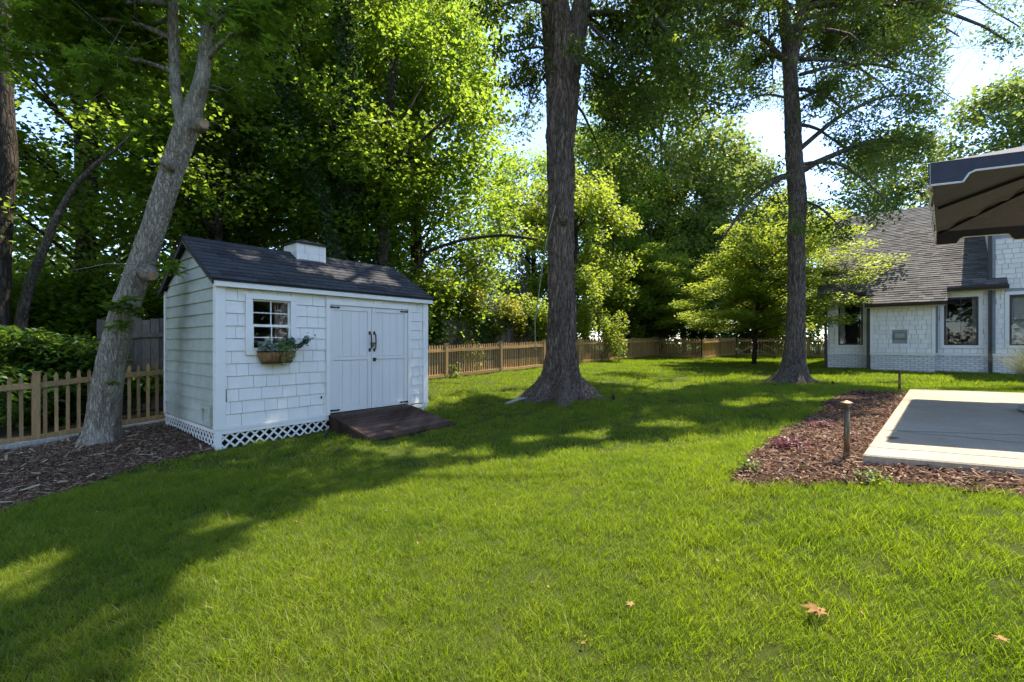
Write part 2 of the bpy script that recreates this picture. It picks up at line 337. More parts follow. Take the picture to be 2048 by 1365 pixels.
# frames of the yard
SU = Vector((.637, .771)); SN = Vector((-.771, .637)); SC = Vector((-4.02, 6.20))
def S2(x, y): v = SC+SU*x+SN*y; return (v.x, v.y)
HU = Vector((.743, -.669)); HV = Vector((.669, .743)); HC = Vector((11.92, 17.19))
def H2(x, y): v = HC+HU*x+HV*y; return (v.x, v.y)
PNL = (2.88, 3.74); PFL = (7.86, 9.0); PD = Vector((.907, -.42))
patio_poly = [PNL, (PNL[0]+PD.x*7, PNL[1]+PD.y*7), (PFL[0]+PD.x*7, PFL[1]+PD.y*7), PFL]
bedR = [G(1462, 968), G(1490, 925), G(1530, 890), G(1580, 860), G(1640, 828), G(1668, 800), G(1700, 785), G(1760, 786), G(1818, 788), (7.0, 7.9), (4.2, 4.9), (3.3, 3.9), (PNL[0]+.4, PNL[1]+.1), (5.2, 3.1), (5.2, 2.1), G(2048, 998), G(1960, 990), G(1850, 975), G(1760, 968), G(1650, 972), G(1540, 975)]
fx = lambda s, a=(-7.6, 6.9), d=(.7071, .7071): (a[0]+d[0]*s, a[1]+d[1]*s)
bedL = [G(0, 1030), G(60, 1008), G(130, 988), G(215, 958), G(300, 932), G(370, 916), G(425, 903), S2(.02, .05), S2(.1, 2.5), (-6.2, 8.5), (-8.6, 6.2), (-9.2, 5.2), (-6.5, 3.6)]
tag(sheet('mulch_bed', bedR, M['mulch'], .012, .05, .010), kind='structure')
tag(sheet('mulch_bed', bedL, M['mulch'], .012, .05, .010), kind='structure')
wood_poly = [(-13.5, 1.5), (-8.0, 6.75), (-6.0, 8.8), (-2.7, 13.3), (7.9, 25.3), (9.3, 22.6), (13, 26.6), (19, 27.2), (24, 30), (24, 36), (-14, 36)]
tag(sheet('woodland_ground', wood_poly, M['woodfloor'], .006, .4), kind='structure')

# ---------------------------------------------------------------- leaves
T_OAK = (np.array([(0, 0, 0), (.35, -.26, .05), (1, 0, -.06), (.55, .26, .05)]), [(0, 1, 2, 3)])
T_WIDE = (np.array([(0, 0, 0), (.45, -.42, .07), (1, 0, -.08), (.45, .42, .07)]), [(0, 1, 2, 3)])
# lobed maple leaf: five quads fanning out
_ml = [(0, 0, 0)]
for a, l in ((-100, .55), (-52, .85), (0, 1.0), (52, .85), (100, .55)):
    a = math.radians(a); w_ = .30
    _ml += [(l*.5*math.cos(a-w_*1.4), l*.5*math.sin(a-w_*1.4), .03), (l*math.cos(a), l*math.sin(a), -.08), (l*.5*math.cos(a+w_*1.4), l*.5*math.sin(a+w_*1.4), .03)]
T_LOBE = (np.array(_ml)*.75, [(0, 1+3*i, 2+3*i, 3+3*i) for i in range(5)])
def leaf_arrays(pts, size, tmpl, up=.6, droop=.3, jitter=.35):
    n = len(pts); tv, tf = tmpl; tf = np.array(tf)
    nrm = rng.normal(size=(n, 3)); nrm /= np.linalg.norm(nrm, axis=1)[:, None]; nrm[:, 2] = np.abs(nrm[:, 2]); nrm = nrm*(1-up)+np.array([0, 0, up]); nrm /= np.linalg.norm(nrm, axis=1)[:, None]
    t = rng.normal(size=(n, 3)); t[:, 2] -= droop; t -= (t*nrm).sum(1)[:, None]*nrm; t /= np.linalg.norm(t, axis=1)[:, None]; b = np.cross(nrm, t)
    s = size*(1+jitter*(rng.random(n)*2-1)); loc = tv[None]*s[:, None, None]
    Vv = pts[:, None, :]+loc[..., 0:1]*t[:, None]+loc[..., 1:2]*b[:, None]+loc[..., 2:3]*nrm[:, None]
    Ff = (np.arange(n)*len(tv))[:, None, None]+tf[None]
    return Vv.reshape(-1, 3), Ff.reshape(-1, 4)
def leaves(name, mat, pts, size, tmpl=T_OAK, parent=None, up=.45, droop=.3):
    Vv, Ff = leaf_arrays(np.asarray(pts), size, tmpl, up, droop); return mesh_np(name, Vv, Ff, 4, mat, parent)
def blob(c, r, n, shell=2.2):
    d = rng.normal(size=(n, 3)); d /= np.linalg.norm(d, axis=1)[:, None]; return np.array(c)+np.array(r)*d*(rng.random(n)**(1/shell))[:, None]
def clumps_pts(cl, n, flat=.7):
    """cl: (k,4) centres and radii"""
    out = []
    for c in cl:
        m = max(4, int(n*(c[3]**2)/.36)); out.append(blob(c[:3], (c[3], c[3], c[3]*flat), m, 1.8))
    return np.concatenate(out)
def bez(a, b, sag, n=7, wig=.12):
    a = np.array(a, float); b = np.array(b, float); L = np.linalg.norm(b-a); t = np.linspace(0, 1, n)[:, None]; p = a+(b-a)*t
    p[:, 2] += (np.sin(t[:, 0]*math.pi)*sag*L); w_ = rng.normal(size=(n, 3))*wig*L/n; w_[0] = 0; return p+np.cumsum(w_, 0)*.5*(t < 1.1)
def limb_system(mb, a, b, r0, nsec, cr, seclen=.35, sag=.12, seg=6):
    """one limb with side twigs; returns clump centres"""
    p = bez(a, b, sag, 8); rr = np.linspace(r0, r0*.28, 8); mb.tube(p, rr, seg); L = np.linalg.norm(np.array(b)-np.array(a)); cl = []
    d = (p[-1]-p[0])/L
    for k in range(nsec):
        t = .25+.75*(k+.5)/nsec; i = min(6, int(t*7)); f = t*7-i; q = p[i]*(1-f)+p[i+1]*f
        s = rng.normal(size=3); s -= s@d*d*.6; s[2] = s[2]*.6+.05; s /= np.linalg.norm(s); e = q+(s*.85+d*.5)*L*seclen*(1.15-.5*t)*(.7+.6*rng.random())
        pp = bez(q, e, .08, 5, .2); r1 = max(.008, r0*.34*(1.1-t)); mb.tube(pp, np.linspace(r1, r1*.3, 5), 4)
        cl.append((*e, cr*(.7+.6*rng.random())))
        m = (q+e)/2+rng.normal(size=3)*.12*cr; cl.append((*m, cr*.6*(.7+.6*rng.random())))
        for _ in range(2):
            e2 = e+rng.normal(size=3)*np.array([1, 1, .6])*cr*1.1; mb.tube([q*.3+e*.7, (e+e2)/2, e2], [r1*.4, r1*.3, .004], 3, False); cl.append((*e2, cr*.55*(.7+.6*rng.random())))
    cl.append((*p[-1], cr)); return cl
LIT = [(-1.5, 0), (-1.55, 2.0), (-1.95, 2.65), (-2.0, 3.4), (-1.7, 4.3), (-.6, 5.2), (1.5, 5.75), (3.0, 5.3), (4.6, 6.0), (8.4, 9.7), (10.4, 8.8), (10.4, -6), (-1.5, -6)]
GAPS = [(*G(px, py), r) for px, py, r in ((790, 898, .32), (735, 893, .18), (868, 902, .28), (960, 905, .25), (470, 1042, .20), (60, 1155, .34), (640, 940, .12), (930, 772, .5), (1010, 790, .55), (900, 800, .35), (1240, 762, .7), (1320, 772, .8), (1180, 745, .6), (1270, 742, .9), (1400, 742, 1.1), (1500, 756, .9), (1560, 795, .5), (1630, 800, .55), (1480, 806, .5), (1700, 762, .8), (1800, 775, .8), (1900, 772, .8), (1640, 748, .9), (1060, 880, .3), (1180, 870, .35), (1330, 850, .4))]
GAPS += [(S2(x_, y_)[0]-1.06, S2(x_, y_)[1]-.80, r) for x_, y_, r in ((.45, .7, .22), (1.35, .3, .16), (1.5, .45, .16), (2.05, .55, .30), (2.4, .35, .2), (3.0, .55, .32))]
def sun_gaps(p, x, y, n=3.0):
    """cuts leaves out of the crown so chosen lawn and roof patches stay sunlit"""
    kx, ky = SUN_AZ[0]/math.tan(e), SUN_AZ[1]/math.tan(e); h = p[:, 2]-.2; sx = p[:, 0]+x-kx*h; sy = p[:, 1]+y-ky*h; k = ~inpoly(sx+.12*np.sin(sy*9), sy+.12*np.sin(sx*8), LIT)
    for gx_, gy_, r in GAPS: k &= ((sx-gx_)**2+(sy-gy_)**2) > (r*(1+.25*np.sin(np.arctan2(sy-gy_, sx-gx_)*3+gx_*5)))**2
    return p[k]
def open_to_sun(cl, x, y):
    """crown shape: leave out clumps that would stand between the sun and the open, sunlit lawn and patio"""
    c = np.array(cl); kx, ky = SUN_AZ[0]/math.tan(e), SUN_AZ[1]/math.tan(e); h = c[:, 2]-.2
    return c[~inpoly(c[:, 0]+x-kx*h, c[:, 1]+y-ky*h, LIT)]
def trunk(name, pts, rad, mat, parent, seg=36, flare=0, flare_h=.5, lobes=5, amp=.05, rings=None, seed=0):
    """lofted trunk with furrows, root flare and a slightly wandering outline"""
    pts = np.array(pts, float); rad = np.array(rad, float); s = np.concatenate([[0], np.cumsum(np.linalg.norm(np.diff(pts, axis=0), axis=1))])
    n = rings or max(8, int(s[-1]/.07)); u = np.linspace(0, 1, n)**1.15*s[-1]
    # catmull-like smoothing
    c = np.stack([np.interp(u, s, pts[:, k]) for k in range(3)], 1); r = np.interp(u, s, rad)
    for _ in range(max(1, n//14)): c[1:-1] = (c[:-2]+2*c[1:-1]+c[2:])/4; r[1:-1] = (r[:-2]+2*r[1:-1]+r[2:])/4
    th = np.linspace(0, 2*math.pi, seg, endpoint=False); q = np.random.default_rng(seed+3); ph = q.random(8)*6.28
    R = r[:, None]*np.ones(seg)
    for k, (kt, kz, a) in enumerate(((3, .9, .5), (5, 1.7, .4), (9, 2.6, .35), (14, 5, .3), (23, 4, .45), (31, 9, .3))): R *= 1+amp*a*np.sin(kt*th[None]+kz*u[:, None]*1.7+ph[k]+1.3*np.sin(u[:, None]*kz+ph[k]))
    if flare: R += flare*np.exp(-u/flare_h)[:, None]*(.25+1.0*(.5+.5*np.cos(lobes*th[None]+.9*np.sin(2*th[None]+ph[7])+ph[6]))**1.7)
    t = np.gradient(c, axis=0); t /= np.linalg.norm(t, axis=1)[:, None]; ref = np.array([1., 0, 0]); a = np.cross(t, ref); a /= np.linalg.norm(a, axis=1)[:, None]; b = np.cross(t, a)
    if flare: # keep root rings level
        pass
    Vv = c[:, None]+R[..., None]*(np.cos(th)[None, :, None]*b[:, None]+np.sin(th)[None, :, None]*a[:, None]); Vv = Vv.reshape(-1, 3)
    i, k = np.meshgrid(np.arange(n-1), np.arange(seg), indexing='ij'); k2 = (k+1) % seg; Ff = np.stack([i*seg+k, (i+1)*seg+k, (i+1)*seg+k2, i*seg+k2], -1).reshape(-1, 4)
    return mesh_np(name, Vv, Ff, 4, mat, parent, smooth=True)

# ================================================================ GARDEN SHED
SW, SD, SZ0, SZ1, SZR = 3.66, 2.44, .315, 2.375, 3.06
shed = empty('garden_shed', (SC.x, SC.y, 0), math.atan2(.771, .637), label='white shingled garden shed with double doors, dark roof and little cupola', cat='shed')
mb = MB()
mb.box(.03, .035, SZ0+.01, .43, .075, SZ1-.03); mb.box(.99, .035, SZ0+.01, 1.62, .075, SZ1-.03); mb.box(.43, .035, SZ0+.01, .99, .075, 1.395); mb.box(.43, .035, 2.135, .99, .075, SZ1-.03)
mb.box(3.18, .035, SZ0+.01, SW-.03, .075, SZ1-.03); mb.box(1.62, .035, 2.12, 3.18, .075, SZ1-.03)
mb.build('front_wall', M['joint'], shed)
mb = MB(); mb.box(SW-.03, .03, SZ0, SW, SD, SZ1); mb.prism([(SW-.03, 0.0, SZ1), (SW-.03, SD, SZ1), (SW-.03, SD/2, SZR)], (.03, 0, 0)); mb.box(.03, SD-.03, SZ0, SW-.03, SD, SZ1); mb.box(.03, .08, SZ0-.02, SW-.03, SD-.04, SZ0+.008)
mb.build('rear_wall', M['white'], shed)
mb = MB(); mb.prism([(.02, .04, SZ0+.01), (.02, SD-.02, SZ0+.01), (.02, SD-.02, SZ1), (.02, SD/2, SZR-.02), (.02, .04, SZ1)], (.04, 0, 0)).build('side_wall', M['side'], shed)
# front shingles, one by one
cuts = [(.43, .99, 1.395, 2.135), (1.565, 3.235, .3, 2.175)]
ex = .176
def subtract(x0, x1, z0, z1):
    rects = [(x0, x1, z0, z1)]
    for cx0, cx1, cz0, cz1 in cuts:
        nr = []
        for a, b, c, d in rects:
            ox = min(b, cx1)-max(a, cx0); oz = min(d, cz1)-max(c, cz0)
            if ox <= 0 or oz <= 0: nr.append((a, b, c, d)); continue
            if a < cx0: nr.append((a, cx0, c, d))
            if b > cx1: nr.append((cx1, b, c, d))
            if d > cz1: nr.append((max(a, cx0), min(b, cx1), cz1, d))
            elif c < cz0: nr.append((max(a, cx0), min(b, cx1), c, cz0))
        rects = nr
    return [r for r in rects if r[1]-r[0] > .008 and r[3]-r[2] > .01]
k = 0; z = SZ0+.012
while z < SZ1-.10:
    zt = min(z+ex, SZ1-.095); x = .10-(rnd.random()*.2)
    while x < SW-.09:
        w_ = rnd.choice([.15, .18, .21, .25, .30, .33]); a, b = max(x, .10), min(x+w_, SW-.10)
        if b-a > .03:
            for (p0, p1, q0, q1) in subtract(a, b, z, zt):
                g = .0027; t0 = rnd.random()*.004
                MB().hexa([(p0+g, 0-t0, q0+g), (p1-g, 0-t0, q0+g), (p1-g, .034, q0+g), (p0+g, .034, q0+g), (p0+g, .012, q1-.002), (p1-g, .012, q1-.002), (p1-g, .034, q1-.002), (p0+g, .034, q1-.002)]).build('shingle', M['white'], shed)
        x += w_
    z += ex
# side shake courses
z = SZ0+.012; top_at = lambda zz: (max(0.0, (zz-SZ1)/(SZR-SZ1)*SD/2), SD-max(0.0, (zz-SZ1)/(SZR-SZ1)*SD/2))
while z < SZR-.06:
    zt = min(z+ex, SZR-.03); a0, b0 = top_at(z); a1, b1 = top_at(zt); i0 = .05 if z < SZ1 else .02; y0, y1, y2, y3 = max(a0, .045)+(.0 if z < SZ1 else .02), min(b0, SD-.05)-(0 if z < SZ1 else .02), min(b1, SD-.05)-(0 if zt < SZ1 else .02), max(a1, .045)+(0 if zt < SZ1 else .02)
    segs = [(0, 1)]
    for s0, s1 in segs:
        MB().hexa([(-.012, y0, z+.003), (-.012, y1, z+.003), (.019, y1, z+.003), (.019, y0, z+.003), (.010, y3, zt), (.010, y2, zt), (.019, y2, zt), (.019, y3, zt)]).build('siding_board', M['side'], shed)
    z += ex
mb = MB()
for (x0, y0, x1, y1) in ((-.022, -.022, .10, .034), (SW-.10, -.022, SW+.02, .034)): MB().box(x0, y0, SZ0-.01, x1, y1, SZ1-.005).build('corner_board', M['trim'], shed, bevel=.004)
MB().box(-.022, .036, SZ0-.01, .018, .085, SZ1-.01).build('corner_board', M['trim'], shed); MB().box(-.022, SD-.06, SZ0-.01, .018, SD+.02, SZ1-.01).build('corner_board', M['trim'], shed)
MB().box(.10, -.026, SZ1-.10, SW-.10, .03, SZ1-.003).build('frieze_board', M['trim'], shed)
MB().box(.10, -.018, SZ0-.02, 1.56, .03, SZ0+.012).build('sill_board', M['trim'], shed)
# roof: deck plus individually laid shingles on the front slope
pit = Vector((0, SD/2+.10, SZR-SZ1+.06)); eave_y, eave_z = -.10, SZ1-.035; ridge_y, ridge_z = SD/2, SZR+.02
sl_ = math.atan2(ridge_z-eave_z, ridge_y-eave_y); cs, sn = math.cos(sl_), math.sin(sl_); slen = math.hypot(ridge_z-eave_z, ridge_y-eave_y); ox = .09
mb = MB()
for sgn in (1, -1):
    f = lambda x, y, z: (x, y if sgn == 1 else SD-y, z)
    pts = [f(-ox, eave_y, eave_z), f(SW+ox, eave_y, eave_z), f(SW+ox, ridge_y, ridge_z), f(-ox, ridge_y, ridge_z)]; mb.prism(pts, (0, 0, .03))
rf = mb.build('roof', M['roof'], shed)
for sgn in (0, 1):
    yy = (lambda y: y) if sgn == 0 else (lambda y: SD-y)
    MB().prism([(-ox+.004, yy(eave_y+.01), eave_z-.006), (-ox+.004, yy(ridge_y), ridge_z-.006), (-ox+.004, yy(ridge_y), ridge_z-.06), (-ox+.004, yy(eave_y+.01), eave_z-.05)], (.022, 0, 0)).build('rake_board', M['bronze'], shed)
MB().box(-ox+.03, eave_y+.012, eave_z-.07, SW+ox-.01, eave_y+.034, eave_z-.002).build('fascia_board', M['trim'], shed)
MB().prism([(-ox+.03, eave_y+.036, eave_z-.004+.02*0), (-ox+.03, -.027, eave_z+.0), (-ox+.03, -.027, eave_z-.02), (-ox+.03, eave_y+.036, eave_z-.03)], (SW+2*ox-.05, 0, 0)).build('soffit_board', M['trim'], shed)
nrow = 11; rex = slen/nrow; me_sh = None
for r in range(nrow):
    x = -ox-.006-(.15 if r % 2 else 0)
    while x < SW+ox:
        a, b = max(x, -ox-.006), min(x+.30, SW+ox+.006)
        if b-a > .03:
            s0, s1 = r*rex-.004, (r+1)*rex+.015; h0 = .042+rnd.random()*.003; h1 = .033
            q = lambda s, h: (eave_y+s*cs-h*sn, eave_z+s*sn+h*cs)
            (y0, z0), (y1, z1), (y2, z2), (y3, z3) = q(s0, .032), q(s0, h0), q(s1, h1), q(s1, .031); g = .002
            MB().hexa([(a+g, y0, z0), (b-g, y0, z0), (b-g, y3, z3), (a+g, y3, z3), (a+g, y1, z1), (b-g, y1, z1), (b-g, y2, z2), (a+g, y2, z2)]).build('roof_shingle', M['roof'], rf)
        x += .30
mb = MB(); mb.prism([(-ox, ridge_y-.14, ridge_z+.038-.14*sn/cs), (-ox, ridge_y, ridge_z+.052), (-ox, ridge_y+.14, ridge_z+.038-.14*sn/cs), (-ox, ridge_y, ridge_z+.035)], (SW+2*ox, 0, 0)).build('ridge_cap', M['roof'], rf)
# cupola
cx, cw = 1.80, .25; cz = 3.27
cu = MB().box(cx-cw, ridge_y-cw, 2.86, cx+cw, ridge_y+cw, cz-.01).build('cupola', M['joint'], shed)
for (a, b, c, d) in ((-cw, -.06, 2.90, 3.10), (-.06, cw-.10, 2.90, 3.10), (cw-.10, cw, 2.90, 3.10), (-cw, -.02-.1, 3.10, cz-.01), (-.12, .14, 3.10, cz-.01), (.14, cw, 3.10, cz-.01)):
    MB().box(cx+a+.003, ridge_y-cw-.012, c+.003, cx+b-.003, ridge_y-cw-.001, d).build('shingle', M['white'], cu)
    MB().box(cx-cw-.012, ridge_y+a+.003, c+.003, cx-cw-.001, ridge_y+b-.003, d).build('shingle', M['white'], cu)
for sx in (-1, 1):
    MB().box(cx+sx*cw-.018, ridge_y-cw-.018, 2.9, cx+sx*cw+.018, ridge_y-cw+.01, cz-.005).build('corner_board', M['trim'], cu)
mb = MB(); o_ = cw+.05; mb.box(cx-o_, ridge_y-o_, cz-.008, cx+o_, ridge_y+o_, cz+.015)
b = len(mb.v); mb.v += [(cx-o_, ridge_y-o_, cz+.015), (cx+o_, ridge_y-o_, cz+.015), (cx+o_, ridge_y+o_, cz+.015), (cx-o_, ridge_y+o_, cz+.015), (cx-.02, ridge_y, cz+.12), (cx+.02, ridge_y, cz+.12)]
mb.f += [(b, b+1, b+5, b+4), (b+1, b+2, b+5), (b+2, b+3, b+4, b+5), (b+3, b, b+4)]; mb.build('cupola_roof', M['roof'], cu)
# window
X0, X1, Z0, Z1 = .443, .983, 1.40, 2.13
wn = MB().box(X0-.09, -.03, Z1+.002, X1+.09, .036, Z1+.075).box(X0-.09, -.03, Z0-.07, X0-.002, .036, Z1).box(X1+.002, -.03, Z0-.07, X1+.09, .036, Z1).box(X0-.002, -.03, Z0-.07, X1+.002, .036, Z0-.004).build('window', M['trim'], shed)
MB().box(X0, .012, Z0, X1, .0, Z0+.0).build('pane', M['glass'], wn) if False else None
zm = 1.745
def sash(nm, za, zb, y):
    mb = MB(); t = .024
    mb.box(X0, y, za, X0+t, y+.02, zb); mb.box(X1-t, y, za, X1, y+.02, zb); mb.box(X0+t, y, za, X1-t, y+.02, za+t); mb.box(X0+t, y, zb-t, X1-t, y+.02, zb)
    xm = (X0+X1)/2; zmid = (za+zb)/2; mb.box(xm-.007, y+.002, za+t, xm+.007, y+.018, zb-t); mb.box(X0+t, y+.004, zmid-.007, xm-.008, y+.016, zmid+.007); mb.box(xm+.008, y+.004, zmid-.007, X1-t, y+.016, zmid+.007)
    mb.build('sash', M['trim'], wn)
    for (a, b) in ((X0+t, xm-.007), (xm+.007, X1-t)):
        for (c, d) in ((za+t, zmid-.007), (zmid+.007, zb-t)): MB().poly([(a, y+.010, c), (b, y+.010, c), (b, y+.010, d), (a, y+.010, d)]).build('pane', M['glass'], wn)
sash('a', zm, Z1, .020); sash('b', Z0, zm+.01, -.004)
mb = MB(); xs_ = np.linspace(X1-.20, X1, 9)
for i in range(8):
    ya, yb = .10+.02*(i % 2), .10+.02*((i+1) % 2); top_cut = lambda x: Z1 ; za = Z0
    mb.poly([(xs_[i], ya, za), (xs_[i+1], yb, za), (xs_[i+1], yb, Z1), (xs_[i]+(.0 if i > 3 else .02*(4-i)), ya, Z1-(.0 if i > 5 else .05*(6-i)))])
mb.build('curtain', M['pinkcurtain'], wn)
# doors
MB().box(1.555, -.032, SZ0+.0, 1.617, .034, 2.19).build('door_casing', M['trim'], shed); MB().box(3.186, -.032, SZ0, 3.245, .034, 2.19).build('door_casing', M['trim'], shed); MB().box(1.619, -.032, 2.125, 3.184, .034, 2.19).build('door_casing', M['trim'], shed)
MB().box(1.60, .036, SZ0+.01, 3.2, .05, 2.13).build('doorway_backing', M['dark'], shed)  # near-black sheet across the whole doorway behind both doors
for side, (a, b) in enumerate(((1.622, 2.400), (2.408, 3.180))):
    d = MB().box(a, .014, .345, b, .033, 2.118).build('door', M['gap'], shed); s = .075; nb = 4
    xa, xb = a+s, b-s; wv = (xb-xa)/nb
    for i in range(nb):
        for (c, e_) in ((.345+s, 1.205), (1.265, 2.118-s)): MB().box(xa+i*wv+.002, .004, c+.002, xa+(i+1)*wv-.002, .013, e_-.002).build('door_board', M['door'], d)
    for q in ((a, .345, a+s, 2.118), (b-s, .345, b, 2.118)): MB().box(q[0], -.012, q[1], q[2], .013, q[3]).build('stile', M['door'], d, bevel=.003)
    for (c, e_) in ((.345, .345+s), (1.207, 1.263), (2.118-s, 2.118)): MB().box(a+s+.001, -.010, c, b-s-.001, .0035, e_).build('rail', M['door'], d, bevel=.003)
    hx = a if side == 0 else b; sg = 1 if side == 0 else -1
    for hz in (2.085, .385):
        mb = MB(); p = [(hx-sg*.01, hz-.018), (hx+sg*.13, hz-.008), (hx+sg*.13, hz-.020), (hx+sg*.185, hz), (hx+sg*.13, hz+.020), (hx+sg*.13, hz+.008), (hx-sg*.01, hz+.018)]
        if sg < 0: p = p[::-1]
        mb.prism([(x, -.0235, z) for x, z in p], (0, .009, 0)); mb.build('hinge', M['black'], d)
    hx = b-.038 if side == 0 else a+.045
    mb = MB(); mb.box(hx-.02, -.02, 1.645, hx+.02, -.012, 1.70); mb.box(hx-.02, -.02, 1.345, hx+.02, -.012, 1.40); mb.tube([(hx, -.02, 1.67), (hx+.004, -.055, 1.645), (hx+.006, -.062, 1.52), (hx+.004, -.055, 1.40), (hx, -.02, 1.375)], .011, 8)
    mb.build('handle', M['black'], d, smooth=False)
    if side == 1:
        mb = MB(); mb.box(a+.02, -.02, 1.17, a+.075, -.0125, 1.235); mb.tube([(a+.045, -.02, 1.205), (a+.045, -.05, 1.205)], [.012, .012], 8); mb.tube([(a+.02, -.05, 1.19), (a+.07, -.05, 1.22)], .008, 6); mb.build('latch', M['black'], d)
        mb = MB(); mb.box(a-.03, -.03, 1.47, a+.06, -.0135, 1.505); mb.box(a-.01, -.05, 1.43, a+.03, -.03, 1.475); mb.build('padlock_hasp', simple('aged_brass', (.22, .16, .09), .4, .2, 30, .1, 80, metal=.8), d)
mb = MB(); mb.box(1.47, -.012, .60, 1.49, .0, .64); mb.build('hook', M['black'], shed)
# small vent panel low on the side
mb = MB(); y0, y1, z0, z1 = .14, .52, .34, .62
for q in ((y0, z0, y1, z0+.05), (y0, z1-.05, y1, z1), (y0, z0+.051, y0+.06, z1-.051), (y1-.06, z0+.051, y1, z1-.051)): mb.box(-.045, q[0], q[1], -.005, q[2], q[3])
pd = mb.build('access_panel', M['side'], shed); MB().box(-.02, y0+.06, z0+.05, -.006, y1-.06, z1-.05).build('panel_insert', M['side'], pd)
# lattice skirts
def clipseg(cx_, sgn, w0, w1, h0f, h1):
    a = max(0, 0); return None
def lattice(parent, w0, w1, zb, ztop, mapf, pitch=.092, wd=.026):
    for layer, sg in enumerate((1, -1)):
        h = ztop-zb; x = w0-h-.02
        while x < w1+h:
            # strip follows x + sg*(z) ; param z from zb..ztop
            xa, xb = (x, x+h) if sg == 1 else (x+h, x)
            za, zb_ = zb, ztop
            if max(xa, xb) > w0+.02 and min(xa, xb) < w1-.02:
                def cl(xq): return (xq-xa)/(xb-xa)
                t0, t1 = sorted((cl(w0), cl(w1))); t0 = max(0, t0); t1 = min(1, t1)
                if t1-t0 > .08:
                    p0 = (xa+(xb-xa)*t0, zb+h*t0); p1 = (xa+(xb-xa)*t1, zb+h*t1); dpt = .012+.008*layer
                    n = Vector((-(p1[1]-p0[1]), p1[0]-p0[0])).normalized()*wd/2
                    c = [(p0[0]+n.x, p0[1]+n.y), (p0[0]-n.x, p0[1]-n.y), (p1[0]-n.x, p1[1]-n.y), (p1[0]+n.x, p1[1]+n.y)]
                    MB().hexa([mapf(u, dpt, v) for u, v in c]+[mapf(u, dpt+.0075, v) for u, v in c]).build('strip', M['trim'], parent)
            x += pitch*1.42
lf = MB().box(-.02, -.012, SZ0-.075, 1.60, .010, SZ0-.012).build('lattice_panel', M['trim'], shed)
lattice(lf, .06, 1.62, -.02, SZ0-.06, lambda u, d, v: (u, d, v)); lattice(lf, 3.26, SW, -.0, SZ0-.06, lambda u, d, v: (u, d, v))
MB().box(-.02, -.014, -.04, .055, .05, SZ0-.077).build('post', M['trim'], lf); MB().box(3.2, -.012, SZ0-.075, SW+.01, .010, SZ0-.012).build('lattice_rail', M['trim'], lf)
ls = MB().box(-.012, .05, SZ0-.06, .010, SD, SZ0-.012).build('lattice_panel', M['trim'], shed)
lattice(ls, .06, SD, -.02, SZ0-.05, lambda u, d, v: (d, u, v))
MB().box(.0, SD-.03, -.04, .04, SD+.01, SZ0-.02).build('post', M['trim'], ls)
MB().box(.2, .25, -.1, SW-.1, SD-.1, SZ0-.03).build('underfloor_shade', M['dark'], shed)  # near-black block filling the void, painted-in shade behind the lattice

# ramp, top edge under the doors
rp = empty('wooden_ramp', (0, 0, 0), label='dark stained wooden ramp sloping from the shed doors to the lawn', cat='ramp')
nb = 9; RL = 1.26
a0 = S2(1.60, -.03); a1 = S2(3.22, -.03); outv = -SN
zl, zr = g1(*S2(1.6, -RL))+.03, g1(*S2(3.22, -RL))+.03
for i in range(nb):
    t0, t1 = i/nb, (i+1)/nb
    def rpnt(s, t, dz=0):
        x = 1.60+1.62*s; v = SC+SU*x-SN*(.03+RL*t); return (v.x, v.y, (.325*(1-t)+(zl*(1-s)+zr*s)*t)+dz)
    g = .007/RL; j = rnd.uniform(-.004, .004)
    MB().hexa([rpnt(j, t1-g, -.03), rpnt(1+j, t1-g, -.03), rpnt(1+j, t0+g, -.03), rpnt(j, t0+g, -.03), rpnt(j, t1-g), rpnt(1+j, t1-g), rpnt(1+j, t0+g), rpnt(j, t0+g)]).build('board', M['ramp'], rp)
for s in (.015, .5, .985):
    p0, p1 = rpnt(s, 0.0, -.032), rpnt(s, .985, -.032); lo = min(g1(p0[0], p0[1]), .2)-.02; wv = SU*.02
    MB().hexa([(p0[0]-wv.x, p0[1]-wv.y, lo), (p1[0]-wv.x, p1[1]-wv.y, p1[2]-.03), (p1[0]+wv.x, p1[1]+wv.y, p1[2]-.03), (p0[0]+wv.x, p0[1]+wv.y, lo), (p0[0]-wv.x, p0[1]-wv.y, p0[2]), (p1[0]-wv.x, p1[1]-wv.y, p1[2]), (p1[0]+wv.x, p1[1]+wv.y, p1[2]), (p0[0]+wv.x, p0[1]+wv.y, p0[2])]).build('stringer', M['ramp'], rp)

# hanging trough and its three plants
bx, bz0, bz1, bl = .775, 1.20, 1.375, .56
bk = empty('hanging_trough', (*S2(bx, -.03), 0), math.atan2(.771, .637), label='wire trough with coir liner mounted under the shed window', cat='planter')
mb = MB(); ns = 14
def trough(u, t): # u along -1..1, t 0 top..1 bottom
    wx = bl/2*(1-.22*t**1.5); dp = .19*(1-.45*t**1.6); return wx*u, dp
rows = []
for t in (0, .35, .7, 1): rows.append([(u, t) for u in np.linspace(-1, 1, ns)])
vv = []
for row in rows:
    for u, t in row: wx, dp = trough(u, t); vv.append((wx, -dp*(1-abs(u)**3)-.0, bz1-(bz1-bz0)*t))
ff = []
for r in range(3):
    for i in range(ns-1): a = r*ns+i; ff.append((a, a+1, a+1+ns, a+ns))
bot = len(vv); vv.append((0, 0, bz0)); ff += [(3*ns+i, 3*ns+i+1, bot) for i in range(ns-1)]
tp = len(vv); vv.append((0, 0, bz1-.015)); ff += [(i+1, i, tp) for i in range(ns-1)]
mb.v = vv; mb.f = ff; mb.build('liner', M['coir'], bk, smooth=True)
mb = MB()
